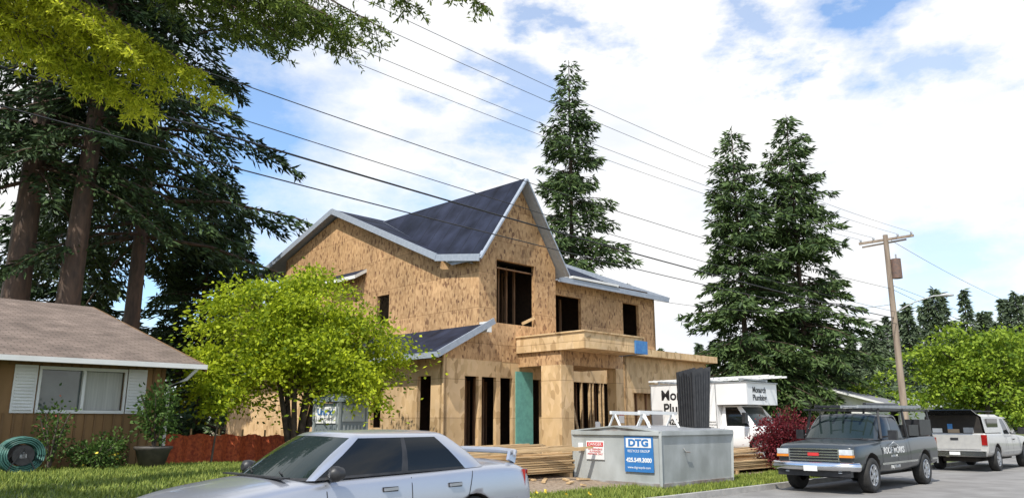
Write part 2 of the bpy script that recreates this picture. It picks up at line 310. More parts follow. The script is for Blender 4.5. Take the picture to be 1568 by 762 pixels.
T=[-900,-200,-40,-5,.6,.75,5,9.36,9.42,9.6]+[10+.5*i for i in range(15)]+[18,20,24,30,40,60,100,200,400,1200]
sheet('ground',S,T,gh,ground_mat())
ASPH=mat('asphalt',(.25,.24,.225),(.175,.165,.155),scale=1.2,detail=12,bump=.25,bscale=60,rough=.9)
sheet('road',S,[.76,3,5,7,9.3],lambda s,t:hs(s),ASPH)
mb=MB()
for i in range(-30,90):
    a,b=i*2.0,i*2.0+1.985; z=.12; z0=hs(a);z1=hs(b)
    vs=[(a,9.3,z0-.1),(b,9.3,z1-.1),(b,9.44,z1-.1),(a,9.44,z0-.1),(a,9.32,z0+z),(b,9.32,z1+z),(b,9.44,z1+z),(a,9.44,z0+z)]
    mb.add(vs,[(0,3,2,1),(4,5,6,7),(0,1,5,4),(1,2,6,5),(2,3,7,6),(3,0,4,7)],CONC)
mb.obj('kerb')
rng=np.random.default_rng(3)
def blades(n,s0,s1,t0,t1,hh,name,m):
    s=rng.uniform(s0,s1,n); t=rng.uniform(t0,t1,n)
    dn=.5+.5*np.sin(s*2.1+np.sin(t*1.7)*2)*np.sin(t*2.6+s*.8); k=rng.random(n)<.35+.65*dn; s=s[k]; t=t[k]; n=len(s)
    z=np.array([gh(a,b) for a,b in zip(s,t)]); P=np.stack([(s-t)*C,(s+t)*C,z-.01],1)
    A=np.stack([rng.normal(0,.35,n),rng.normal(0,.35,n),np.ones(n)],1); leaves(name,P,A,hh,.03,m,None,rng,mid=.2)
GRASS=leafmat('grass_blades',(.07,.12,.015),(.30,.34,.07),0,nscale=1.5)
blades(72000,-1,10,9.6,19.2,.10,'grass',GRASS)
blades(30000,9,24,9.5,11.0,.12,'grass.001',GRASS)
# ---------------------------------------------------------------- house under construction
O=(22,24,.5); H=empty('wood_frame_house',st(*O),R45)
def sub(mb,name,par=H,o=O): return mb.obj(name,origin=o,parent=par)
mb=MB(); mb.box(15.95,28.55,19.65,33.9,.3,.62,CONC); mb.box(15.95,21.25,19.05,19.649,.3,.62,CONC); mb.box(25.5,31.6,19.06,19.64,.3,.55,CONC); mb.box(28.56,31.6,19.65,25.9,.3,.55,CONC)
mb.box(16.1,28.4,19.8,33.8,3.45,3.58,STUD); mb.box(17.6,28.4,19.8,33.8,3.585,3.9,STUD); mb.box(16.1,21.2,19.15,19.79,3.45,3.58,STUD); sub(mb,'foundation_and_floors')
mb=MB()
W=.14
mb.wall('t',19,W,15.9,21.3,.55,3.6,[(16.83,17.44,.84,3.06),(17.58,18.25,.84,3.06),(18.44,19.03,.84,3.06),(20.05,20.5,.66,3.06)],PLY)
mb.wall('s',15.9,W,19.0,34,.55,3.6,[(19.6,20.3,.85,3.05),(22.3,22.9,1.4,2.7),(26,27.2,1.4,2.7)],PLY)
mb.wall('t',19.6,W,21.3,28.6,.55,4.0,[(22.96,25.3,.85,3.1)],PLY)
mb.wall('s',28.6,-W,19.6,34,.55,7.0,[],PLY); mb.wall('t',34,-W,15.9,28.6,.55,7.0,[],PLY)
mb.wall('t',19.0,W,25.45,31.7,.5,4.2,[(26.0,27.95,.56,2.75),(28.6,30.9,.56,2.75)],PLY); mb.wall('s',31.7,-W,19.0,26,.5,4.2,[],PLY); mb.wall('t',26,-W,28.6,31.7,.5,4.2,[],PLY); mb.wall('s',25.45,W,19.0,19.6,.5,4.2,[],PLY)
sub(mb,'lower_walls')
mb=MB()
mb.wall('t',18.99,W,17.4,21.3,3.6,7.25,[(18.23,20.15,4.92,7.15)],OSB)
mb.add([(17.4,18.99,7.25),(21.3,18.99,7.25),(19.35,18.99,10.1)],[(0,1,2)],OSB); mb.add([(17.4,19.13,7.25),(21.3,19.13,7.25),(19.35,19.13,10.1)],[(0,1,2)],OSB)
mb.add([(15.9,19,3.6),(17.4,19,3.6),(17.4,19,4.6),(15.9,19,3.82)],[(0,1,2,3)],OSB)
mb.wall('s',21.3,-W,19.13,19.7,3.6,7.25,[],OSB)
mb.wall('t',19.6,W,21.3,28.6,4.0,7.0,[(21.9,23.5,4.9,6.4),(26.26,27.4,4.95,6.55)],OSB)
mb.wall('s',17.4,W,19.13,32.3,3.6,7.25,[(24.1,24.9,5.2,6.4)],OSB)
mb.add([(17.4,18.99,7.25),(17.4,21.06,7.25),(17.4,32.3,7.25),(17.4,32.3,8.9),(17.4,27.95,10.25),(17.4,21.06,7.3)],[(0,1,2,3,4,5)],OSB)
mb.wall('t',32.3,-W,17.4,28.6,3.6,8.9,[],OSB)
sub(mb,'upper_walls')
mb=MB()
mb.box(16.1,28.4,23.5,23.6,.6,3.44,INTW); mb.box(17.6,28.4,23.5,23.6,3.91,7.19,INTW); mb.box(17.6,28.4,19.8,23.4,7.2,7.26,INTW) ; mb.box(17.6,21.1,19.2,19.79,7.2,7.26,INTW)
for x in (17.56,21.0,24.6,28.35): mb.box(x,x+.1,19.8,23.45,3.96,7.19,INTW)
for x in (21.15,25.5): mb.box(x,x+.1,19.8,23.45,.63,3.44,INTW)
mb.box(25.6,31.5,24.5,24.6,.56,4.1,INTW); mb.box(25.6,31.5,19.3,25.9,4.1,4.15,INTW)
sub(mb,'added_partitions')  # inner walls and ceilings added to block sky and darken the openings
mb=MB()
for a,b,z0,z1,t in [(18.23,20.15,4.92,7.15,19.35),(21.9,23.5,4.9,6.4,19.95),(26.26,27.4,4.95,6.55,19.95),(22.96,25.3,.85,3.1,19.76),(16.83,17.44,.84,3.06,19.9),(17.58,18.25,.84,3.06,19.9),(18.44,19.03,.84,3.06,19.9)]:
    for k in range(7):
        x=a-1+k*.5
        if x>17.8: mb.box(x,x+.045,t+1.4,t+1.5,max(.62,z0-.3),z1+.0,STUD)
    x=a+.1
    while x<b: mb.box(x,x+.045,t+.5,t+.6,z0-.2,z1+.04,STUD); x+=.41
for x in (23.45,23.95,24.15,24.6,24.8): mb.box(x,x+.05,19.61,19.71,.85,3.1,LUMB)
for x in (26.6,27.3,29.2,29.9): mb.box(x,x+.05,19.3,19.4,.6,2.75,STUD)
mb.beam((19.6,19.1,5.0),(20.1,18.95,5.25),.05,.1,LUMB)
mb.beam((18.23,19.2,6.9),(20.15,19.2,6.9),.09,.04,STUD)
for k,(x,h) in enumerate(((21.6,2.5),(21.75,2.2),(22.6,1.8))): mb.beam((x,18.9,.5),(x+.15,19.5,.5+h),.09,.04,LUMB)
sub(mb,'studs')
mb=MB()
mb.slab([(19.35,18.68,10.28),(19.35,27.45,10.28),(17.12,20.1,7.05),(17.12,18.68,7.05)][::-1],.12,FELT,FASC)
mb.slab([(19.352,18.68,10.28),(21.58,18.68,7.05),(21.58,20.1,7.05),(19.352,27.45,10.28)][::-1],.12,FELT,FASC)
mb.slab([(17.06,21.0,7.46),(29.0,21.0,7.46),(29.0,27.95,10.48),(17.06,27.95,10.48)],.14,FELT,FASC)
mb.slab([(17.3,19.3,6.95),(21.4,19.3,6.95),(21.4,21.0,7.46),(17.3,21.0,7.46)],.05,FELT,FASC)
mb.slab([(21.6,19.15,6.98),(29.0,19.15,6.98),(29.0,21.0,7.46),(21.6,21.0,7.46)],.14,FELT,FASC)
mb.slab([(17.06,27.955,10.48),(29.0,27.955,10.48),(29.0,34.3,8.5),(17.06,34.3,8.5)],.14,FELT,FASC)
mb.slab([(15.38,18.62,3.74),(17.4,18.62,4.78),(17.4,32,4.78),(15.38,32,3.74)],.1,FELT,FASC)
mb.slab([(16.85,25.7,7.30),(17.4,25.7,7.62),(17.4,28,7.62),(16.85,28,7.30)],.14,FELT,WHITE)
mb.box(22.4,25.3,19.05,19.25,7.03,7.12,WHITE); mb.slab([(22.3,19.3,7.1),(25.6,19.3,7.1),(25.6,20.6,7.46),(22.3,20.6,7.46)],.03,WHITE,WHITE)
mb.box(25.2,31.95,18.55,19.3,4.22,4.5,PLY); mb.box(25.2,31.95,19.301,26.2,4.3,4.5,FELT)
sub(mb,'roof')
mb=MB()
mb.beam((19.35,18.64,10.22),(17.08,18.64,6.94),.06,.2,FASC,up=(0,1,0)); mb.beam((19.35,18.635,10.22),(21.62,18.635,6.94),.06,.2,FASC,up=(0,1,0))
for (p,q) in [((17.02,20.85,7.32),(17.02,27.95,10.39)),((17.02,27.95,10.39),(17.02,34.3,8.4)),((17.08,18.62,6.98),(17.03,20.9,7.30))]: mb.beam(p,q,.05,.24,FASC)
mb.beam((21.62,19.11,6.9),(29.02,19.11,6.9),.05,.2,FASC); mb.beam((29.03,19.1,6.9),(29.03,27.95,10.4),.05,.22,FASC)
mb.beam((15.34,18.58,3.66),(17.75,18.58,4.9),.05,.2,FASC); mb.beam((15.35,18.58,3.64),(15.35,32,3.64),.05,.18,FASC)
mb.box(17.405,17.6,18.56,18.95,4.5,4.85,WHITE); mb.box(15.86,15.9,18.93,19.0,.5,3.7,PLY)
sub(mb,'fascia_boards')
mb=MB()
mb.box(19.2,22.45,15.9,18.98,3.92,4.45,PLY); mb.box(19.15,22.5,15.85,18.98,4.452,4.5,PLY)
mb.box(19.3,22.7,17.0,18.98,3.45,3.915,OSB)
mb.box(19.3,19.92,17.0,17.9,.45,3.448,PLY); mb.box(22.25,22.7,17.0,17.4,.45,3.448,PLY)
mb.box(21.9,22.6,15.84,15.895,3.9,4.35,BLUE); mb.box(22.455,22.5,15.9,17.6,3.9,4.35,BLUE)
mb.box(19.28,22.9,16.8,18.98,.2,.5,CONC)
mb.box(19.15,20.0,18.955,18.985,.7,3.3,TEAL)
sub(mb,'porch')
DR=mat('sign_red',(.6,.03,.03),(.5,.03,.03))
mb=MB(); mb.box(22.32,22.62,16.97,16.99,1.55,1.95,WHITE); mb.box(22.33,22.61,16.96,16.968,1.82,1.94,DR); mb.box(21.0,21.25,16.97,16.99,1.3,1.6,WHITE); sub(mb,'notice')
# ---------------------------------------------------------------- neighbour house
O2=(3,22,.4); NH=empty('neighbor_house',st(*O2),R45)
SID=mat('brown_siding',(.29,.165,.07),(.22,.125,.05),scale=2,stretch=(1,1,.3))
SID2=mat('brown_siding_batten',(.21,.12,.052),(.16,.09,.038),scale=2)
SHG=shingle('brown_shingles',(.235,.18,.145),(.165,.125,.10),(.09,.07,.055))
mb=MB(); mb.wall('t',19.3,.15,-8,7.4,.3,2.95,[(4.74,6.46,1.85,2.72),(1.0,2.6,1.85,2.72)],SID); mb.wall('s',7.4,-.15,19.45,34,.3,2.95,[],SID); mb.wall('t',34,-.15,-8,7.4,.3,2.95,[],SID); mb.wall('s',-8,.15,19.3,34,.3,2.95,[],SID)
mb.add([(7.4,19.45,2.95),(7.4,34,2.95),(7.4,27.5,5.0)],[(0,1,2)],SID)
x=-7.9
while x<7.4:
    for (z0,z1) in ([(.3,1.78),(2.79,2.9)] if (4.1<x<7.0 or .4<x<3.2) else [(.3,2.9)]): mb.box(x,x+.04,19.275,19.298,z0,z1,SID2)
    x+=.2
t=19.5
while t<34: mb.box(7.402,7.425,t,t+.04,.3,2.9,SID2); t+=.2
sub(mb,'walls',NH,O2)
mb=MB()
mb.slab([(-9,18.75,2.95),(8.1,18.75,2.95),(8.1,28,5.35),(-9,28,5.35)],.12,SHG,SID2); mb.slab([(-9,28.003,5.35),(8.1,28.003,5.35),(8.1,35,3.5),(-9,35,3.5)],.12,SHG,SID2); sub(mb,'roof',NH,O2)
mb=MB(); mb.box(-9,8.12,18.62,18.74,2.84,2.95,WHITE); mb.beam((8.13,18.7,2.86),(8.13,28,5.27),.05,.16,SID2)
mb.tube([(7.9,18.68,2.84),(7.75,18.9,2.6),(7.47,19.2,2.45),(7.47,19.22,.5)],.04,8,WHITE)
WG=mat('window_glass',(.16,.19,.18),(.07,.085,.08),rough=.08,scale=.8,spec=.8)
CURT=mat('curtain',(.5,.5,.46),(.4,.4,.37),scale=3,stretch=(12,12,.3))
for (a,b) in ((4.74,6.46),(1.0,2.6)):
    for q in ((a-.05,b+.05,1.78,1.85),(a-.05,b+.05,2.72,2.79),(a-.05,a,1.85,2.72),(b,b+.05,1.85,2.72),((a+b)/2-.03,(a+b)/2+.03,1.85,2.72)): mb.box(q[0],q[1],19.25,19.36,q[2],q[3],WHITE)
    mb.box(a,b,19.38,19.39,1.85,2.72,WG); mb.box((a+b)/2+.035,b-.02,19.372,19.378,1.86,2.71,CURT)
    for (c,d) in ((a-.52,a-.08),(b+.08,b+.5)):
        mb.box(c,d,19.262,19.297,1.78,2.8,WHITE)
        for j in range(14): mb.beam((c+.04,19.25,1.85+j*.068),(d-.04,19.25,1.85+j*.068),.03,.012,WHITE)
sub(mb,'windows_and_trim',NH,O2)
# ---------------------------------------------------------------- vehicles
def loft(mb,stn,m):
    rings=[]
    for (x,w,zb,zs,zc) in stn:
        h=[(0,zb),(w*.85,zb),(w*.97,zb+.08),(w,zb+(zs-zb)*.35),(w+.005,zb+(zs-zb)*.62),(w-.03,zs-.05),(w-.06,zs),(w-.16,zs+(zc-zs)*.5),(w*.45,zc-.005),(0,zc)]
        rings.append([(x,-y,z) for y,z in h]+[(x,y,z) for y,z in h[-2:0:-1]])
    n=len(rings[0]); vs=[p for r in rings for p in r]
    fs=[(i*n+k,i*n+(k+1)%n,(i+1)*n+(k+1)%n,(i+1)*n+k) for i in range(len(rings)-1) for k in range(n)]
    fs.append(tuple(range(n))); fs.append(tuple((len(rings)-1)*n+k for k in range(n))[::-1])
    mb.add(vs,fs,m,True)
def body(name,stn,m,par,axles,ra,yin=.55,sub=2):
    mb=MB(); loft(mb,stn,m); ob=mb.obj(name,parent=None,local=True,world=True); ob.data.materials.append(INTD)
    bm=bmesh.new(); bm.from_mesh(ob.data); bmesh.ops.recalc_face_normals(bm,faces=bm.faces); bm.to_mesh(ob.data); bm.free()
    md=ob.modifiers.new('s','SUBSURF'); md.levels=sub; md.render_levels=sub
    cut=[]
    for ax in axles:
        for sgn in (-1,1):
            c=MB(); c.tube([(ax,sgn*yin,ra*.93),(ax,sgn*1.6,ra*.93)],ra,28,INTD); co_=c.obj('cutter',local=True,world=True)
            bm=bmesh.new(); bm.from_mesh(co_.data); bmesh.ops.remove_doubles(bm,verts=bm.verts,dist=1e-5); bmesh.ops.recalc_face_normals(bm,faces=bm.faces); bm.to_mesh(co_.data); bm.free()
            cut.append(co_); bo=ob.modifiers.new('b','BOOLEAN'); bo.operation='DIFFERENCE'; bo.solver='EXACT'; bo.object=co_
    bpy.context.view_layer.update(); dg=bpy.context.evaluated_depsgraph_get(); me=bpy.data.meshes.new_from_object(ob.evaluated_get(dg)); ob.modifiers.clear(); ob.data=me; ob.parent=par
    for c in cut: bpy.data.objects.remove(c)
    for p in me.polygons:
        c=p.center
        if any(math.hypot(c.x-ax,c.z-ra*.93)<ra*1.005 for ax in axles): p.material_index=min(1,len(me.materials)-1)
    bm=bmesh.new(); bm.from_mesh(me); bv=BVHTree.FromBMesh(bm); bm.free(); return ob,bv
def strip(mb,bv,pts,w,side,m,off=.003):
    hit=[]
    for (x,z) in pts:
        h=bv.ray_cast(Vector((x,side*3,z)),Vector((0,-side,0)))
        if h[0] is None or abs(h[0].y)<.6: continue
        hit.append(Vector((x,h[0].y+side*off,z)))
    for i in range(len(hit)-1):
        if (hit[i+1]-hit[i]).length>.45: continue
        d=(hit[i+1]-hit[i]); d.y=0; d.normalize(); nrm=Vector((-d.z,0,d.x))*w/2
        mb.add([hit[i]-nrm,hit[i+1]-nrm,hit[i+1]+nrm,hit[i]+nrm],[(0,1,2,3)],m)
def line(x0,z0,x1,z1,n=8): return [(x0+(x1-x0)*i/n,z0+(z1-z0)*i/n) for i in range(n+1)]
def greenhouse(mb,xb,xt,yb,yt,zb,zt,fr,paint,glass,wsh,crown=.04,rearglass=True,bow=.02,zbr=None):
    zbr=zb if zbr is None else zbr
    def ring(x,y):
        pts=[]
        for i in range(6): f=i/5; pts.append((x[0]+(x[1]-x[0])*f*f,y*.93*f))
        pts.append((x[1]+.07,y))
        for f,_ in fr[:-1]: pts.append((x[1]+.07+(x[2]-x[1]-.14)*f,y))
        pts.append((x[2]-.07,y))
        for i in (5,4,3,2,1,0): f=i/5; pts.append((x[3]+(x[2]-x[3])*f*f,y*.93*f))
        return pts
    B=ring(xb,yb); T_=ring(xt,yt); n=len(B)
    kinds=[wsh]*5+[paint]+[k for _,k in fr]+[paint]+[glass if rearglass else paint]*5
    hh=[0,.06,.3,.55,.78,.92,.97,1]
    for sg in (-1,1):
        rows=[]
        for h in hh:
            row=[]
            for i in range(n):
                b,t=B[i],T_[i]; zz=zb+(zbr-zb)*(b[0]-xb[0])/(xb[3]-xb[0])
                bl=bow*math.sin(math.pi*h); yf=1 if i>5 and i<n-6 else 0
                ctr=1-(b[1]/yb)**2
                rnd=max(0,(h-.9)/.1)**2*.03
                row.append((b[0]+(t[0]-b[0])*h-(bl*(1-yf) if i<=5 else -bl*(1-yf) if i>=n-6 else 0)+(rnd if i<=5 else -rnd if i>=n-6 else 0),sg*(b[1]+(t[1]-b[1])*h+bl*yf-rnd*yf),zz+(zt-zz)*h+(ctr*crown*.5*h)))
            rows.append(row)
        nr=len(hh)-1
        for r in range(nr):
            for i in range(n-1):
                k=kinds[i]; m=k if 0<r<nr-2 else (paint if r>=nr-2 or k is paint else BLACK)
                mb.add([rows[r][i],rows[r][i+1],rows[r+1][i+1],rows[r+1][i]],[(0,1,2,3)],m,True)
        top=rows[-1]; cx=sum(p[0] for p in top)/n; prev=top
        for sc,dz in ((.93,.35),(.8,.65),(.55,.9),(.3,.98),(0.0,1.0)):
            cur=[(cx+(p[0]-cx)*sc,p[1]*sc,zt+(p[2]-zt)*sc+crown*dz*(1-sc*.5)) for p in top]
            for i in range(n-1): mb.add([prev[i],prev[i+1],cur[i+1],cur[i]],[(0,1,2,3)],paint,True)
            prev=cur
def wheel(mb,x,y,r,w,side,rim=ALLOY):
    o=(x,y,r); s=side
    mb.lathe([(r*.60,s*w*.42),(r*.72,s*w*.5),(r*.93,s*w*.48),(r,s*w*.36),(r,-s*w*.36),(r*.93,-s*w*.5),(r*.5,-s*w*.5)],32,RUB,o,'y')
    mb.lathe([(r*.61,s*w*.44),(r*.57,s*w*.44),(r*.55,s*w*.2),(.001,s*w*.18)],28,rim if rim is not ALLOY else BLACK,o,'y')
    mb.lathe([(r*.63,s*w*.43),(r*.63,s*w*.47),(r*.56,s*w*.47),(r*.56,s*w*.3)],28,rim,o,'y')
    for k in range(6):
        a=k*math.pi/3+.3; mb.beam((x+math.cos(a)*r*.08,y+s*w*.40,r+math.sin(a)*r*.08),(x+math.cos(a)*r*.6,y+s*w*.43,r+math.sin(a)*r*.6),r*.2,.03,rim,up=(0,1,0))
    mb.lathe([(r*.16,s*w*.44),(r*.13,s*w*.48),(.001,s*w*.48)],14,rim,o,'y')
def weld(ob):
    bm=bmesh.new(); bm.from_mesh(ob.data); bmesh.ops.remove_doubles(bm,verts=bm.verts,dist=.0015); bmesh.ops.recalc_face_normals(bm,faces=bm.faces); bm.to_mesh(ob.data); bm.free()
SILV=mat('silver_paint',(.44,.46,.51),(.42,.44,.49),rough=.28,metal=.55,coat=.6,scale=1)
s0,t0=2.90,8.15
CAR=empty('silver_sedan',st(s0,t0,.065),R45,1.03)
stn=[(0,.60,.34,.52,.56),(.03,.68,.27,.60,.64),(.12,.76,.22,.66,.72),(.4,.83,.19,.73,.82),(.8,.86,.18,.79,.88),(1.2,.87,.18,.84,.93),(1.55,.875,.18,.88,.95),(2.2,.88,.18,.90,.95),(3.0,.88,.18,.925,.96),(3.7,.875,.18,.95,.99),(4.0,.87,.2,.96,1.03),(4.35,.85,.22,.95,1.03),(4.56,.82,.25,.92,1.0),(4.66,.78,.3,.84,.90),(4.7,.70,.36,.74,.78)]
ob,bv=body('body',stn,SILV,CAR,(.95,3.62),.345)
mb=MB(); greenhouse(mb,(1.20,1.42,3.86,4.12),(1.92,2.08,3.34,3.50),.79,.60,.90,1.35,[(.47,GLASS),(.51,BLACK),(.88,GLASS),(1,SILV)],SILV,GLASS,WSH,crown=.05,bow=.035,zbr=.965)
o_=mb.obj('cabin',parent=CAR,local=True); weld(o_)
RS=mat('rub_strip',(.33,.34,.36),(.3,.31,.33),rough=.5)
mb=MB()
for ax in (.95,3.62):
    for sg in (-1,1): wheel(mb,ax,sg*.76,.315,.2,sg)
for sg in (-1,1):
    for pts in (line(1.62,.25,1.60,.86),line(2.66,.22,2.68,.89),line(3.15,.3,3.5,.62)+line(3.5,.62,3.60,.92)): strip(mb,bv,pts,.010,sg,BLACK)
    strip(mb,bv,line(.5,.52,4.35,.56,16),.045,sg,RS,.008)
    strip(mb,bv,line(1.6,.22,3.2,.22),.012,sg,BLACK)
    for x in (2.38,3.30):
        h=bv.ray_cast(Vector((x,sg*3,.78)),Vector((0,-sg,0)))[0]; mb.beam((x-.09,h.y+sg*.02,.78),(x+.09,h.y+sg*.02,.785),.025,.03,SILV)
        mb.beam((x-.1,h.y+sg*.004,.78),(x+.1,h.y+sg*.004,.78),.01,.05,BLACK)
    mb.beam((1.66,sg*.78,.93),(1.62,sg*.9,.95),.06,.05,BLACK)
    mb.tube([(1.56,sg*.94,.975),(1.59,sg*.945,.975),(1.65,sg*.945,.975),(1.71,sg*.94,.975)],[.035,.075,.078,.06],14,BLACK)
    mb.beam((4.50,sg*.80,.80),(4.64,sg*.70,.80),.05,.2,RED); mb.beam((4.60,sg*.75,.8),(4.68,sg*.45,.8),.05,.18,RED)
    mb.beam((.10,sg*.72,.60),(.04,sg*.40,.58),.08,.13,LENS)
for sg in (-1,1): mb.beam((4.45,sg*.62,.99),(4.5,sg*.60,1.10),.12,.05,SILV,up=(0,1,0))
mb.tube([(4.38,-.76,1.065),(4.47,-.68,1.11),(4.5,-.35,1.125),(4.5,.35,1.125),(4.47,.68,1.11),(4.38,.76,1.065)],[.02,.035,.04,.04,.035,.02],8,SILV)
mb.beam((4.70,-.5,.5),(4.70,.5,.5),.06,.14,SILV); mb.beam((4.7,-.25,.72),(4.7,.25,.72),.03,.12,WHITE)
mb.tube([(1.31,-.45,.965),(1.45,.0,1.01)],.008,5,BLACK); mb.tube([(1.26,.1,.965),(1.45,.55,1.0)],.008,5,BLACK)
mb.beam((1.24,-.66,.935),(1.24,.66,.935),.09,.015,BLACK)
mb.obj('trim',parent=CAR,local=True)

def pickup(name,loc,rot,paint,opts):
    P=empty(name,loc,rot)
    stn=[(.10,.84,.52,.98,1.02),(.14,.90,.48,1.03,1.08),(.3,.95,.45,1.08,1.13),(.9,.98,.42,1.10,1.17),(1.5,.99,.40,1.13,1.20),(1.7,.99,.38,1.16,1.20),(2.6,.99,.38,1.17,1.2),(3.50,.99,.38,1.17,1.2),(3.55,.99,.40,1.22,1.23),(4.6,.99,.42,1.23,1.235),(5.55,.99,.45,1.23,1.235),(5.68,.985,.48,1.23,1.235),(5.7,.97,.5,1.2,1.2)]
    ob,bv=body('body',stn,paint,P,(1.0,4.62),.46)
    mb=MB(); greenhouse(mb,(1.38,1.55,3.48,3.54),(2.02,2.12,3.36,3.42),.90,.74,1.17,1.76,[(.46,GLASS),(.53,paint),(.56,BLACK),(.93,GLASS),(1,paint)],paint,GLASS,WSH,crown=.05,bow=.02)
    o_=mb.obj('cabin',parent=P,local=True); weld(o_)
    mb=MB()
    for ax in (1.0,4.62):
        for sg in (-1,1): wheel(mb,ax,sg*.86,.39,.26,sg)
    for sg in (-1,1):
        for pts in (line(1.62,.5,1.60,1.14),line(2.62,.42,2.64,1.16),line(3.52,.45,3.52,1.2),line(3.3,.45,3.32,1.15)): strip(mb,bv,pts,.016,sg,BLACK)
        strip(mb,bv,line(.2,.62,5.6,.64,24),.05,sg,opts.get('rub',BLACK),.01)
        for x in (2.45,): 
            h=bv.ray_cast(Vector((x,sg*3,1.0)),Vector((0,-sg,0)))[0]; mb.beam((x-.1,h.y+sg*.02,1.0),(x+.1,h.y+sg*.02,1.0),.03,.035,BLACK)
        mb.beam((1.95,sg*.9,1.24),(1.95,sg*1.08,1.26),.05,.04,BLACK); mb.box(1.90,2.0,sg*1.15-.1,sg*1.15+.1,1.17,1.40,BLACK)
        mb.box(.055,.16,*sorted((sg*.60,sg*.89)),.86,.98,LENS); mb.box(.05,.17,*sorted((sg*.60,sg*.90)),.80,.855,AMB)
        mb.box(5.66,5.72,*sorted((sg*.80,sg*.965)),.85,1.18,RED)
    mb.box(.075,.14,-.57,.57,.72,1.0,BLACK)
    for z in (.73,.80,.86,.92,.985): mb.box(.045,.08,-.57,.57,z-.012,z+.012,CHROME)
    mb.box(.04,.12,-.6,-.57,.71,1.0,CHROME); mb.box(.04,.12,.57,.6,.71,1.0,CHROME); mb.box(.03,.05,-.13,.13,.83,.90,DR)
    mb.tube([(.14,-.99,.60),(.0,-.88,.60),(-.06,-.5,.6),(-.07,0,.6),(-.06,.5,.6),(.0,.88,.6),(.14,.99,.60)],.10,10,CHROME)
    mb.box(-.03,.1,-.86,.86,.38,.5,BLACK); mb.box(-.175,-.165,-.16,.16,.50,.62,WHITE)
    for sg in (-1,1): mb.lathe([(.07,-.01),(.07,.01),(.001,.01)],12,LENS,(.02,sg*.62,.47),'z')
    mb.box(5.70,5.84,-.92,.92,.5,.66,CHROME); mb.box(5.715,5.725,-.75,.75,.72,1.17,paint); mb.box(5.72,5.735,-.12,.12,1.0,1.08,BLACK); mb.box(5.845,5.85,-.16,.16,.53,.63,WHITE)
    mb.box(1.36,1.46,-.75,.75,1.185,1.2,BLACK); mb.tube([(1.5,-.6,1.21),(1.62,.0,1.28)],.01,4,BLACK); mb.tube([(1.5,.05,1.21),(1.62,.6,1.28)],.01,4,BLACK)
    mb.box(.9,5.4,-.5,.5,.3,.42,INTD)
    mb.obj('trim',parent=P,local=True)
    return P
GREY=mat('dark_slate_paint',(.038,.047,.053),(.034,.042,.048),rough=.32,metal=.15,coat=.45,scale=1)
P1=pickup('work_pickup_truck',st(18.0,8.12,.0),R45,GREY,{'rub':CHROME})
mb=MB()
for x in (1.95,3.6,5.5):
    for sg in (-1,1): mb.beam((x+(0 if x>2 else -.15),sg*.92,1.2),(x,sg*.84,1.90),.05,.05,BLACK)
    mb.beam((x,-.9,1.90),(x,.9,1.90),.05,.05,BLACK)
for sg in (-1,1): mb.beam((1.6,sg*.84,1.90),(5.7,sg*.84,1.90),.05,.05,BLACK)
for y,z in ((-.55,1.96),(-.15,1.96),(.1,1.97),(.5,1.97)): mb.beam((1.5,y,z),(6.0,y,z+.05),.04,.07,STEEL if y<0 else BLACK)
for k in range(15): mb.beam((1.6+k*.3,-.55,1.97),(1.6+k*.3,-.15,1.97),.03,.03,STEEL); mb.beam((1.6+k*.3,.1,1.98),(1.6+k*.3,.5,1.98),.03,.03,BLACK)
mb.box(3.7,4.4,-.95,.95,1.24,1.52,BLACK); mb.box(4.6,5.5,-.93,-.5,1.24,1.66,BLACK); mb.box(4.5,5.5,.5,.93,1.24,1.6,BLACK)
mb.tube([(2.6,-.3,2.03),(5.2,-.2,2.05)],.05,8,BLACK)
mb.obj('ladder_rack',parent=P1,local=True)
text('ROOF WORKS',.21,(2.35,-1.006,.92),'-y',WHITE,P1,bold=.004); text('& REPAIR, INC.',.07,(2.35,-1.006,.79),'-y',WHITE,P1); text('(206) 778-4491',.10,(2.35,-1.008,.54),'-y',WHITE,P1)
mb=MB(); mb.tube([(2.05,-1.006,1.03),(2.35,-1.004,1.12),(2.65,-1.006,1.03)],.009,4,WHITE); mb.obj('emblem',parent=P1,local=True)
PW=mat('champagne_white_paint',(.50,.49,.46),(.45,.44,.42),rough=.35,metal=.2,coat=.5)
P2=pickup('canopy_pickup_truck',st(34.9,8.25,0),R45+math.pi,PW,{'rub':PW})
mb=MB()
prof=[(-.93,1.24),(-.86,1.76),(-.75,1.84),(.75,1.84),(.86,1.76),(.93,1.24)]
for x0,x1 in ((3.56,5.68),):
    vs=[(x0,y,z) for y,z in prof]+[(x1,y,z) for y,z in prof]; mb.add(vs,[(i,i+1,i+7,i+6) for i in range(5)]+[(0,1,2,3,4,5)],PW)
mb.box(4.0,5.3,-.915,-.90,1.42,1.70,GLASS); mb.box(4.0,5.3,.90,.915,1.42,1.70,GLASS)
mb.add([(5.66,y*.93,z-.03) for y,z in prof],[(0,1,2,3,4,5)],INTD)
mb.beam((5.66,0,1.83),(6.25,0,1.98),1.5,.03,GLASS)
for y,z,w_,c in ((-.5,1.3,.3,WHITE),(.0,1.28,.35,mat('tool_bag',(.4,.3,.2))),(.45,1.33,.3,STEEL),(-.1,1.45,.15,BLUE)): mb.box(5.3+.01*y,5.69+.01*y,y-w_/2,y+w_/2,1.24,z+.08,c)
for x in (3.9,5.3): mb.beam((x,-.8,1.95),(x,.8,1.95),.04,.04,BLACK)
mb.obj('canopy',parent=P2,local=True)
zt=.3
B=empty('plumbing_box_truck',st(25.35,11.75,zt),R45+math.pi/2)
TW=mat('truck_white',(.80,.80,.79),(.74,.74,.73),rough=.4,scale=1.5)
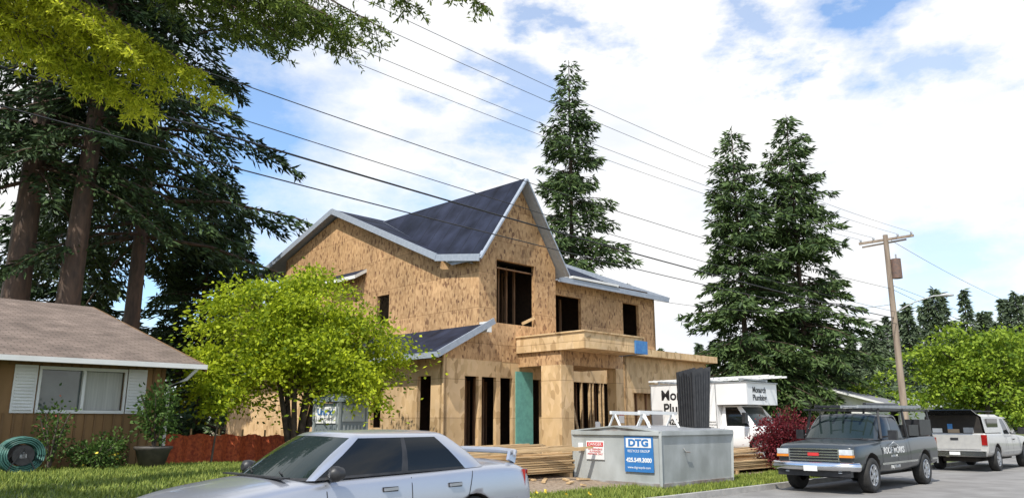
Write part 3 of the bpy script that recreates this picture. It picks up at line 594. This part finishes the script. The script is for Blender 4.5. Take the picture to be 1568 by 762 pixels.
stn=[(0,.80,.45,.80,.84),(.06,.88,.4,.88,.93),(.3,.95,.38,.98,1.04),(.8,.98,.36,1.05,1.14),(1.2,.99,.36,1.12,1.2),(1.6,.99,.36,1.16,1.2),(2.5,.99,.36,1.16,1.2),(2.6,.97,.4,1.1,1.1)]
ob,bv=body('cab_body',stn,TW,B,(.95,),.45)
mb=MB(); greenhouse(mb,(1.0,1.15,2.45,2.5),(1.65,1.75,2.45,2.5),.92,.80,1.14,1.85,[(.12,TW),(.85,GLASS),(1,TW)],TW,GLASS,WSH,crown=.02)
o_=mb.obj('cab',parent=B,local=True); weld(o_)
mb=MB()
mb.box(2.45,5.2,-1.08,1.08,.62,2.6,TW); mb.box(1.3,2.449,-1.08,1.08,1.87,2.6,TW); mb.box(1.25,5.25,-1.1,1.1,2.602,2.64,STEEL)
mb.box(2.44,5.2,-1.09,-1.081,.60,.72,STEEL); mb.box(2.44,5.2,1.081,1.09,.60,.72,STEEL); mb.box(2.5,5.1,-1.0,1.0,.4,.61,BLACK)
for x in (2.47,5.17): mb.box(x,x+.03,-1.095,-1.081,.73,2.6,STEEL); mb.box(x,x+.03,1.081,1.095,.73,2.6,STEEL)
for sg in (-1,1):
    wheel(mb,.95,sg*.85,.38,.24,sg,STEEL); wheel(mb,4.1,sg*.88,.38,.3,sg,STEEL)
    mb.box(.0,.1,*sorted((sg*.55,sg*.82)),.68,.86,LENS); mb.box(1.3,1.42,sg*1.2-.1,sg*1.2+.1,1.25,1.6,BLACK)
    strip(mb,bv,line(1.35,.45,1.35,1.1),.015,sg,BLACK); strip(mb,bv,line(2.3,.45,2.3,1.12),.015,sg,BLACK)
mb.box(-.03,.05,-.5,.5,.62,.86,BLACK); mb.box(-.08,.06,-.92,.92,.42,.56,CHROME)
for y in (-.7,-.35,.2,.6): mb.beam((.7,y,2.82),(5.6,y,2.78),.05,.06,WHITE)
for k in range(15): mb.beam((.9+k*.32,-.7,2.81),(.9+k*.32,-.35,2.81),.03,.03,WHITE); mb.beam((.9+k*.32,.2,2.81),(.9+k*.32,.6,2.81),.03,.03,WHITE)
for x in (1.6,3.2,4.9): mb.beam((x,-1,2.73),(x,1,2.73),.05,.05,STEEL)
for x in (1.6,3.2,4.9):
    for sg in (-1,1): mb.beam((x,sg*.95,2.64),(x,sg*.95,2.74),.04,.04,STEEL)
mb.obj('box',parent=B,local=True)
for (tx,sz,x,z) in (('Monarch',.50,3.85,2.22),('Plumbing',.50,3.75,1.74),('425-000-4000',.26,3.75,1.28)): text(tx,sz,(x,1.084,z),'+y',BLACK,B,bold=.012)
for (tx,sz,z) in (('Monarch',.27,2.36),('Plumbing',.27,2.1)): text(tx,sz,(1.297,.2,z),'-x',BLACK,B,bold=.008)
text('• Residential\n• Commercial\n• Repair',.09,(2.75,1.084,1.2),'+y',BLACK,B)
# ---------------------------------------------------------------- dumpster
D=empty('dumpster',st(14.95,10.25,.10),R45)
DW=mat('dumpster_paint',(.44,.46,.45),(.30,.315,.30),rough=.6,scale=1.8,detail=10,bump=.15,bscale=5,stretch=(1,1,.6))
RUST=mat('rusty_steel',(.20,.15,.12),(.33,.33,.32),rough=.8,scale=3)
mb=MB(); l,wd,hh=3.1,2.5,1.24
P_=[(0,0),(l,0),(l,wd),(0,wd)]; q=.04
vs=[(x,y,.08) for x,y in P_]+[(x+(-q if x==0 else q),y+(-q if y==0 else q),hh) for x,y in P_]
mb.add(vs,[(0,3,2,1),(4,5,6,7),(0,1,5,4),(1,2,6,5),(2,3,7,6),(3,0,4,7)],DW)
for a,b in ((0,1),(1,2),(2,3),(3,0)):
    mb.beam(vs[4+a],vs[4+b],.09,.09,DW)
    mb.beam((vs[a][0],vs[a][1],.1),(vs[b][0],vs[b][1],.1),.07,.1,RUST)
for a in range(4): mb.beam(vs[a],vs[4+a],.06,.06,DW)
for x in (.3,l-.5):mb.box(x,x+.2,.05,wd-.05,0,.09,RUST)
mb.tube([(.9,-.05,.9),(.9,-.09,.82),(1.1,-.09,.80)],.015,6,RUST)
mb.slab([(-.06,-.06,hh+.06),(l+.06,-.06,hh+.06),(l+.06,wd/2,hh+.17),(-.06,wd/2,hh+.17)],.03,STEEL,DW); mb.slab([(-.06,wd/2+.003,hh+.17),(l+.06,wd/2+.003,hh+.17),(l+.06,wd+.06,hh+.06),(-.06,wd+.06,hh+.06)],.03,STEEL,DW)
mb.add([(-.02,0,hh+.04),(-.02,wd,hh+.04),(-.02,wd/2,hh+.14)],[(0,1,2)],RUST)
mb.obj('container',parent=D,local=True)
SB=mat('sign_blue',(.03,.16,.42),(.035,.18,.45),rough=.4)
mb=MB(); mb.box(-.05,-.035,.15,.95,.38,1.17,SB); mb.box(-.05,-.035,1.55,2.1,.62,1.05,WHITE); mb.box(-.056,-.051,1.58,2.07,.92,1.02,DR)
mb.box(-.056,-.051,.2,.90,.92,1.13,WHITE); mb.box(-.05,-.035,2.2,2.35,.8,1.0,WHITE); mb.obj('panels',parent=D,local=True)
text('DTG',.21,(-.06,.55,1.02),'-x',SB,D,bold=.010,sx=1.3); text('RECYCLE GROUP',.08,(-.052,.55,.84),'-x',WHITE,D); text('425.549.3000',.13,(-.052,.55,.64),'-x',WHITE,D,bold=.005); text('www.dtgrecycle.com',.075,(-.052,.55,.48),'-x',WHITE,D)
text('DANGER',.1,(-.058,1.82,.97),'-x',WHITE,D); text('NO TRESPASSING\nAUTHORIZED\nPERSONNEL ONLY',.055,(-.054,1.82,.8),'-x',DR,D)
SH=empty('sawhorse',st(15.45,11.25,.1+hh+.12),R45); mb=MB()
for y in (-.1,.75):
    mb.beam((.0,y,.36),(1.6,y,.34),.06,.08,WHITE)
    for x in (.15,1.4):
        for sg in (-1,1): mb.beam((x,y,.34),(x+.05*sg,y+.24*sg,-.03),.045,.03,WHITE)
mb.beam((.1,-.3,.12),(1.5,.9,.3),.05,.03,WHITE); mb.obj('frame',parent=SH,local=True)
BB=empty('corrugated_black_panel_stack',st(17.5,11.15,.1+hh+.08),R45); mb=MB()
for k in range(7):
    y0=-.07*k; pts=[]
    n=28
    for i in range(n+1):
        x=-.45+.95*i/n; pts.append((x,.035*math.sin(i*1.57)))
    vs=[];top=1.5-.05*(k%3); ln=.25+.02*k
    for x,dy in pts: vs.append((x*.72,y0+dy,0)); vs.append((x*.95+ln*.4,y0+dy+.02,top+x*.18))
    mb.add(vs,[(2*i,2*i+2,2*i+3,2*i+1) for i in range(n)],BLACK)
mb.box(-.35,.4,-.46,.05,0,.05,BLACK); mb.obj('panels',parent=BB,local=True)
# ---------------------------------------------------------------- lumber piles
def lumber(name,s,t,nx,ny,ln,seed):
    r=random.Random(seed); z0=gh(s,t); e=empty(name,st(s,t,z0),R45); mb=MB()
    for x in (.6,ln-.8): mb.box(x,x+.09,-.1,ny*.16+.1,-.05,.09,LUMB)
    for j in range(nx):
        for i in range(ny):
            if j>nx-5 and r.random()<.25+.15*(j-nx+5): continue
            o=r.uniform(-.45,.45); y=i*.155+r.uniform(-.02,.02); z=.115+j*.05
            a=r.uniform(-.03,.03)
            mb.beam((o,y,z),(ln+o+r.uniform(-.4,.3),y+a*2,z),.135,.036,LUMB)
            if j==nx//2: pass
    for k in range(7): y0=r.uniform(-.2,1.2); mb.beam((r.uniform(-.7,1),y0,.14+nx*.05),(ln*.8+r.uniform(0,1.2),y0+r.uniform(-.7,.7),.17+nx*.05+r.uniform(0,.08)),.09,.04,LUMB)
    mb.obj('boards',parent=e,local=True)
lumber('lumber_pile',11.6,12.8,9,8,3.9,1); lumber('lumber_pile',19.6,11.4,8,9,4.2,2); lumber('lumber_pile',12.6,15.2,5,8,4.5,3)
r=random.Random(4); mb=MB()
for k in range(70):
    s=r.uniform(11,24); t=r.uniform(11.5,18.5); a=r.uniform(0,3.14); l_=r.uniform(.1,.8); z=gh(s,t)+.03
    mb.beam((s,t,z),(s+math.cos(a)*l_,t+math.sin(a)*l_,z+.02),.09,.035,LUMB)
mb.obj('scrap_wood',origin=(17,15,.4))
# ---------------------------------------------------------------- portable toilet
T0=empty('portable_toilet',st(11.05,17.3,gh(11,17)-.22),R45+.15,.93); TG=mat('toilet_grey',(.17,.20,.21),(.14,.17,.18),rough=.5); TL=mat('toilet_light',(.30,.33,.33),(.25,.28,.28),rough=.5)
mb=MB(); mb.box(0,1.1,0,1.1,0,.12,BLACK); mb.box(.02,1.08,.02,1.08,.12,1.9,TG)
for x in (.0,1.02):
    for y in (.0,1.02): mb.box(x,x+.08,y,y+.08,.121,1.93,TL)
for k in range(6): mb.box(.2+k*.13,.25+k*.13,-.0,.019,.2,1.3,TL); mb.box(-.0,.019,.15+k*.15,.2+k*.15,.2,1.2,TG)
mb.box(.15,.95,-.012,.018,1.4,1.85,TL); mb.box(-.012,.018,.12,.98,1.35,1.8,WHITE)
rf=[(-.03,1.93,.0),(-.0,2.0,.03),(.12,2.1,.12),(.3,2.16,.3)]
pv=None
for (o,z,i) in rf:
    a=-.03+i; cur=[(a,a,z),(1.1-a,a,z),(1.1-a,1.1-a,z),(a,1.1-a,z)]
    if pv: mb.add(pv+cur,[(k,(k+1)%4,4+(k+1)%4,4+k) for k in range(4)],TG)
    pv=cur
mb.add(pv,[(0,1,2,3)],TG); mb.tube([(.9,.9,1.9),(.9,.9,2.3)],.05,8,TL)
mb.obj('cabin',parent=T0,local=True); text('United',.24,(-.016,.55,1.65),'-x',SB,T0,bold=.008); text('1-800-TOILETS',.09,(-.016,.55,1.46),'-x',BLACK,T0)
# ---------------------------------------------------------------- utility pole, lamp, wires
px,py=19.3,38.6; U=empty('utility_pole',(px,py,0)); mb=MB()
mb.tube([(0,0,0),(0,0,6),(0,0,11.0)],[.18,.15,.12],12,POLE)
ca=Vector((C,-C,0))
mb.beam(Vector((0,0,10.75))-ca*1.35,Vector((0,0,10.75))+ca*1.35,.1,.12,POLE); mb.beam(Vector((.1,0,10.55))-ca*1.3,Vector((.1,0,10.62))+ca*.9,.05,.08,POLE)
for k in (-1.25,-.6,.6,1.25):
    p=Vector((0,0,10.81))+ca*k; mb.tube([p,p+Vector((0,0,.08)),p+Vector((0,0,.16))],[.04,.06,.03],8,STEEL)
mb.tube([(.32,-.15,8.7),(.32,-.15,9.7)],.24,14,mat('transformer_rust',(.20,.12,.09),(.12,.09,.08),rough=.7)); mb.beam((0,0,9.5),(.3,-.12,9.5),.06,.2,STEEL)
mb.tube([(.35,-.15,9.7),(.35,-.15,9.95)],.04,8,STEEL)
mb.obj('pole',parent=U,local=True)
SLm=empty('street_lamp',(px,py,7.0)); mb=MB(); mb.tube([(0.1,-.05,0),(.9,-.4,.45),(1.7,-.75,.7),(2.1,-.95,.7)],.032,8,STEEL); mb.tube([(1.95,-.9,.7),(2.2,-1.0,.71),(2.5,-1.15,.68)],[.05,.11,.04],10,STEEL); mb.obj('arm',parent=SLm,local=True)
WIR=mat('cable',(.02,.02,.022),(.03,.03,.03),rough=.6)
def wire(mb,p,q,sag,r):
    p=Vector(p);q=Vector(q); pts=[]
    for i in range(29):
        f=i/28; v=p.lerp(q,f); v.z-=sag*4*f*(1-f); pts.append(v)
    mb.tube(pts,r,4,WIR,cap=False)
mb=MB(); q0=Vector((px,py,0)); d=Vector((-C,-C,0)); p0=q0+d*52
for k,z in ((-1.25,10.95),(-.6,10.95),(.6,10.95),(1.25,10.95)): wire(mb,q0+ca*k+Vector((0,0,z)),p0+ca*k+Vector((0,0,z+.2)),1.0,.008)
wire(mb,q0+Vector((0,0,8.2)),p0+Vector((0,0,8.9)),.7,.011)
mb.obj('power_line',world=True)
mb=MB()
for z,z2,r,k in ((6.7,7.7,.022,0),(6.4,6.9,.014,.1),(7.0,8.1,.010,.1)): wire(mb,q0+ca*k+Vector((0,0,z)),p0+ca*k+Vector((0,0,z2)),.5,r)
for z in (10.9,6.7,8.2): wire(mb,q0+Vector((0,0,z)),q0-d*50+Vector((0,0,z)),.8,.014)
wire(mb,q0+Vector((0,0,7.4)),(st(26,20,7.0)),.6,.010); wire(mb,q0+Vector((0,0,8.4)),(60,70,6),.6,.012); wire(mb,q0+Vector((0,0,6.6)),(28,70,4),.6,.012)
mb.obj('telephone_cable',world=True)
# ---------------------------------------------------------------- fence, garden things
OR=mat('orange_barrier_mesh',(.60,.13,.04),(.30,.05,.02),scale=14)
mb=MB(); n=60
pts=[(7.75+3.9*i/n,19.95+.9*i/n+.06*math.sin(i*.7)) for i in range(n+1)]
vs=[]; 
for i,(s,t) in enumerate(pts): vs+= [(s,t,gh(s,t)-.02),(s,t,gh(s,t)+.70+.03*math.sin(i*.5)+.012*math.sin(i*2.3))]
mb.add(vs,[(2*i,2*i+2,2*i+3,2*i+1) for i in range(n)],OR)
for i in range(0,n+1,12): s,t=pts[i]; mb.box(s-.02,s+.02,t+.03,t+.07,gh(s,t),gh(s,t)+.85,LUMB)
mb.obj('orange_barrier_fence',origin=(9,20,.5))
TERR=mat('plant_pot',(.05,.045,.04),(.08,.07,.06),rough=.6)
z=gh(6.9,18.3); X,Y,_=st(6.9,18.3); PP=empty('potted_plant',(X,Y,z)); mb=MB(); mb.lathe([(.001,0),(.25,0),(.36,.38),(.41,.42),(.41,.47),(.35,.47),(.33,.40),(.001,.40)],20,TERR); 
for k in range(6): mb.tube([(0,0,.4),(.15*math.cos(k),.15*math.sin(k),1.0),(.4*math.cos(k),.4*math.sin(k),1.6)],[.02,.015,.008],5,BARK2)
mb.obj('pot',parent=PP,local=True)
LGm=leafmat('shrub_leaves',(.03,.07,.015),(.12,.20,.04),.3); ROS=leafmat('rose_petals',(.6,.12,.10),(.75,.25,.2),.2); YEL=leafmat('yellow_petals',(.75,.55,.05),(.85,.7,.1),.2)
rng=np.random.default_rng(11)
def blob(par,name,c,r,n,ls,m):
    d=rng.normal(size=(n,3)); d/=np.linalg.norm(d,axis=1,keepdims=True); bump=1+.25*np.sin(d[:,:1]*5+1)*np.cos(d[:,2:]*6)
    P=np.array(c)+d*np.array(r)*bump*(rng.random((n,1))**.45)*rng.uniform(.6,1.1,(n,1))
    leaves(name,P,d+rng.normal(0,.6,(n,3)),ls,ls*.6,m,par,rng)
blob(PP,'foliage',(0,0,1.2),(.5,.5,.75),1100,.11,LGm)
def shrub(name,s,t,r,n,ls,m,flowers=None,zc=None):
    X,Y,_=st(s,t); e=empty(name,(X,Y,gh(s,t))); mb=MB()
    for k in range(7): a=k*.9; mb.tube([(0,0,0),(r[0]*.3*math.cos(a),r[1]*.3*math.sin(a),r[2]*.8),(r[0]*.7*math.cos(a),r[1]*.7*math.sin(a),r[2]*1.5)],[.025,.018,.008],5,BARK2)
    mb.obj('stems',parent=e,local=True); blob(e,'foliage',(0,0,zc or r[2]*.95),r,n,ls,m)
    if flowers: blob(e,'flowers',(0,0,zc or r[2]*.95),[q*1.05 for q in r],flowers[1],.09,flowers[0])
    return e
shrub('rose_bush',4.95,18.7,(.45,.35,.8),600,.09,LGm,(ROS,10)); shrub('shrub',5.75,18.5,(.6,.4,.35),1300,.08,LGm,(YEL,10)); shrub('shrub',6.25,18.9,(.35,.35,.45),600,.08,LGm)
shrub('shrub',3.9,18.9,(.4,.3,.3),500,.08,LGm)
REDL=leafmat('red_maple_leaves',(.08,.012,.018),(.24,.035,.042),.3)
shrub('red_japanese_maple',22.7,11.0,(1.0,1.0,.9),9000,.09,REDL)
X,Y,_=st(4.3,18.3); HR=empty('hose_reel',(X,Y,gh(4.3,18.3)),R45); mb=MB(); HG=mat('green_hose',(.04,.12,.10),(.06,.17,.14),rough=.5)
for k in range(26):
    r=.24+.035*(k%4)+.01*random.random(); y=-.2+.06*(k//4)
    mb.tube([(r*math.cos(a*math.pi/10)*1.15,y+.02*math.sin(a),.36+r*math.sin(a*math.pi/10)) for a in range(21)],.017,5,HG,cap=False)
for y in (-.26,.26):
    mb.beam((-.28,y,0),(0,y,.5),.02,.02,BLACK); mb.beam((.28,y,0),(0,y,.5),.02,.02,BLACK); mb.lathe([(.2,y-.005),(.2,y+.005)],16,BLACK,(0,0,.36),'y'); mb.lathe([(.2,y),(.001,y)],16,BLACK,(0,0,.36),'y')
mb.beam((0,-.26,.36),(0,.26,.36),.12,.12,STEEL); mb.obj('reel',parent=HR,local=True)
rng=np.random.default_rng(5); n=12; s=rng.uniform(9.5,12,n); t=rng.uniform(9.6,10.6,n)
P=np.stack([(s-t)*C,(s+t)*C,np.array([gh(a,b)+.14 for a,b in zip(s,t)])],1); leaves('yellow_wildflowers',np.repeat(P,5,0),rng.normal(size=(n*5,3))+[0,0,.4],.06,.05,YEL,None,rng)
# ---------------------------------------------------------------- trees
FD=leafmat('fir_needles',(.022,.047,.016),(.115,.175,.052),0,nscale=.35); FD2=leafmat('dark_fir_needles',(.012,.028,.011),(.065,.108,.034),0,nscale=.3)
NB=leafmat('sunlit_new_growth_needles',(.20,.26,.012),(.78,.80,.07),.55,nscale=1.1); ND=leafmat('bough_needles',(.03,.06,.010),(.18,.24,.035),.35,nscale=.9)  # NB: young needles, with the left bough's sunlit brightness painted into their colour
MP=leafmat('maple_leaves',(.08,.15,.008),(.56,.64,.03),.42,nscale=.8); GL=leafmat('green_leaves',(.07,.14,.012),(.34,.45,.04),.3,nscale=.5); DG=leafmat('distant_leaves',(.05,.075,.04),(.12,.16,.08),0,nscale=.2)
fir('fir_tree',4.0,50,26,5.2,21,nb=330,N=26000,sl=.55,sw=.13,m=FD,pw=.8)
fir('fir_tree',18.2,60,24.8,5.6,22,nb=350,N=27000,sl=.65,sw=.16,m=FD,pw=.75)
fir('fir_tree',23.2,61,26.5,6.2,23,nb=350,N=29000,sl=.65,sw=.16,m=FD,pw=.75)
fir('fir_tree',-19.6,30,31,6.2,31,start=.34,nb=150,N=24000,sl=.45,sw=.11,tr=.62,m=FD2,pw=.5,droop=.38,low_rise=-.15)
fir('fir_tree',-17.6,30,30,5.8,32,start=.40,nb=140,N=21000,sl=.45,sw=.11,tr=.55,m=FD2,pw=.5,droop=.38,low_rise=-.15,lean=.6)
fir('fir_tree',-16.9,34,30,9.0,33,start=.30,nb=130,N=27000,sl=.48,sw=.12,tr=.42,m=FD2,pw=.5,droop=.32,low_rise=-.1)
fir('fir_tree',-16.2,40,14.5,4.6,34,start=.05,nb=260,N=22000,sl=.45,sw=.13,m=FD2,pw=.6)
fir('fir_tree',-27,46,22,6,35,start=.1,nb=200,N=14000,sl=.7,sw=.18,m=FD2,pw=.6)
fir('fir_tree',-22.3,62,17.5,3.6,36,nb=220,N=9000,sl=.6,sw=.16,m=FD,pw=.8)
broadleaf('maple_tree',-6.0,22,1.6,(0,0,3.85),(2.95,2.7,1.85),125,360,.13,MP,41,stems=6,tr=.10,flat=.32,cr=.76,low=1.2,jit=.12)
broadleaf('sapling_tree',*st(8.7,19.3)[:2],.8,(0,0,1.6),(.5,.5,.6),14,60,.13,MP,42,stems=1,tr=.03,cr=.3)
broadleaf('broadleaf_tree',27.5,46,2,(0,0,4.1),(4.0,3.5,3.0),85,190,.26,GL,43,stems=3,tr=.18,cr=1.1,jit=.2)
broadleaf('broadleaf_tree',34.5,50,2,(0,0,4.2),(4.6,3.5,3.5),85,190,.28,GL,44,stems=3,tr=.2,cr=1.2,jit=.2)
broadleaf('broadleaf_tree',27.5,62,2,(0,0,2.8),(3.0,3.0,2.0),50,160,.3,GL,45,stems=3,tr=.2,cr=1.2)
def distant(name,spots,seed):
    rng=np.random.default_rng(seed); Ps=[];As=[]; mb=MB()
    for (X,Y,Hh,R,kind) in spots:
        n=int(1300); u=rng.random(n)**.9 if kind else rng.random(n)
        if kind: rr=R*(1-u)**1.0*np.sqrt(rng.random(n)); lay=.7+.3*np.sin(u*Hh*3.2+rng.random()*6); rr=rr*lay; z=.4+u*(Hh-.4)
        else: ph=np.arccos(rng.uniform(-1,1,n)); rr=R*np.sin(ph)*rng.random(n)**.3; z=Hh*.55+Hh*.45*np.cos(ph)
        a=rng.uniform(0,2*math.pi,n); Ps.append(np.stack([X+rr*np.cos(a),Y+rr*np.sin(a),z],1)); As.append(np.stack([np.cos(a),np.sin(a),-.5+0*a],1)+rng.normal(0,.4,(n,3)))
        mb.tube([(X,Y,0),(X,Y,Hh*.97)],[.3,.03],6,BARK)
    e=empty(name,(0,0,0)); mb.obj('trunks',parent=e,local=True); leaves('foliage',np.concatenate(Ps),np.concatenate(As),.8,.28,DG,e,rng)
r=random.Random(9); sp=[]
for k in range(18): Y=r.uniform(95,130); a=.16+.28*k/17; sp.append((a*Y,Y,r.uniform(9,13.5)*Y/110,r.uniform(2.0,3.0),r.random()<.85))
for k in range(30): Y=r.uniform(85,118); a=.44+.28*k/29; sp.append((a*Y,Y,(9+10*min(1,max(0,(a-.42)/.09))*r.uniform(.45,1))*Y/100,r.uniform(2.0,3.2),True))
for k in range(12): Y=r.uniform(70,110); sp.append(((-.9+.65*k/11)*Y,Y,r.uniform(9,13),r.uniform(3,4.5),r.random()<.5))
for k in range(12): sp.append((r.uniform(24,60),r.uniform(75,88),r.uniform(4.5,6.5),4.5,False))
distant('distant_trees',sp,77)
def near_fir():
    rng=np.random.default_rng(55); X0,Y0=-10.5,6.5; e=empty('overhanging_fir_tree',(X0,Y0,.1)); mb=MB(); mb.tube([(0,0,0),(0,0,10),(0,0,22)],[.5,.38,.1],12,BARK)
    sets={'n':([],[]),'d':([],[])}
    def bough(tip,z0,key,n_tw,tw=.8,dens=16,t0=.35):
        p0=Vector((0,0,z0)); tp=Vector(tip)-Vector((X0,Y0,.1)); md=(p0+tp)/2+Vector((0,0,.9)); pts=[]
        for i in range(13): f=i/12; pts.append(p0*(1-f)**2+md*2*f*(1-f)+tp*f*f)
        mb.tube(pts,[.06*(1-.88*i/12) for i in range(13)],6,BARK,cap=False)
        P,A=sets[key]
        for k in range(n_tw):
            f=t0+(1-t0)*(k+rng.random())/n_tw; i=min(11,int(f*12)); a=pts[i].lerp(pts[i+1],f*12-i); dr=(pts[i+1]-pts[i]).normalized()
            side=dr.cross(Vector((0,0,1))).normalized()*(1 if k%2 else -1); L_=tw*rng.uniform(.5,1.15)*(1.15-.7*max(0,(f-.6)/.4))
            dd=(side*.8+dr*.6+Vector((0,0,-.2-.5*rng.random()))).normalized(); b=a+dd*L_+Vector((0,0,-.15*L_))
            mb.tube([a,(a+b)/2+Vector((0,0,.04)),b],[.010,.007,.003],3,BARK,cap=False)
            for s_ in range(7):
                g=rng.uniform(.1,1); a2=a.lerp(b,g); sd2=dd.cross(Vector((0,0,1))).normalized()*(1 if s_%2 else -1)
                d2=(dd*.6+sd2*.6+Vector(rng.normal(0,.3,3))+Vector((0,0,-.35))).normalized(); l2=.24*rng.uniform(.5,1.1)
                for q in range(dens):
                    c=a2+d2*l2*rng.random(); P.append(tuple(c)); v=d2*.7+Vector(rng.normal(0,.6,3)); A.append(tuple(v))
            for q in range(dens):
                c=a.lerp(b,rng.random()); v=dd*.8+Vector(rng.normal(0,.6,3)); P.append(tuple(c)); A.append(tuple(v))
    for tip,z0 in [((-4.7,9.3,5.6),7.6),((-5.2,9.0,5.75),7.4),((-4.1,9.2,6.05),8.0),((-4.7,8.6,6.1),8.0),((-3.9,9.5,5.9),7.8),((-5.0,9.6,5.8),7.7),((-4.5,9.1,5.85),7.9)]: bough(tip,z0,'n',40,.62,12,.58)
    for tip,z0 in [((-2.0,9.2,6.45),8.6),((-2.3,9.6,6.7),8.6),((-1.8,9.8,6.95),8.9),((-2.9,9.0,6.4),8.4),((-3.0,9.8,6.9),8.6),((-3.6,9.4,6.7),8.5),((-2.7,8.6,6.6),8.7),((-6.6,9.4,6.9),8.8),((-5.6,9.2,7.0),8.8),((-2.5,9.3,6.9),8.7),((-2.2,9.0,6.6),8.5)]: bough(tip,z0,'d',42,.6,11,.52)
    for tip,z0 in [((-.35,9.2,6.95),9.2),((-1.2,9.3,6.95),9.0)]: bough(tip,z0,'d',12,.3,9,.85)
    mb.obj('trunk',parent=e,local=True)
    P=np.array(sets['n'][0]); leaves('sunlit_new_growth',P,np.array(sets['n'][1]),.085,.024,NB,e,rng)
    P=np.array(sets['d'][0]); leaves('foliage',P,np.array(sets['d'][1]),.085,.024,ND,e,rng)
near_fir()
# ---------------------------------------------------------------- far bungalow
O3=(62,24,.5); FH=empty('grey_bungalow',st(*O3),R45); GR=mat('grey_shingles',(.22,.22,.23),(.16,.16,.17)); 
mb=MB(); mb.wall('s',58,.15,21,29,.4,3.0,[(23,25,1.4,2.4)],WHITE); mb.wall('t',21,.15,58.15,70,.4,3.0,[(60,62,1.4,2.4)],WHITE); mb.add([(58,21,3.0),(58,29,3.0),(58,25,4.1)],[(0,1,2)],WHITE); mb.box(58.3,69.8,21.4,28.8,.5,2.9,INTD)
mb.slab([(57.4,20.4,2.9),(70,20.4,2.9),(70,25,4.2),(57.4,25,4.2)],.15,GR,WHITE); mb.slab([(57.4,25.005,4.2),(70,25.005,4.2),(70,29.6,2.9),(57.4,29.6,2.9)],.15,GR,WHITE); sub(mb,'shell',FH,O3)
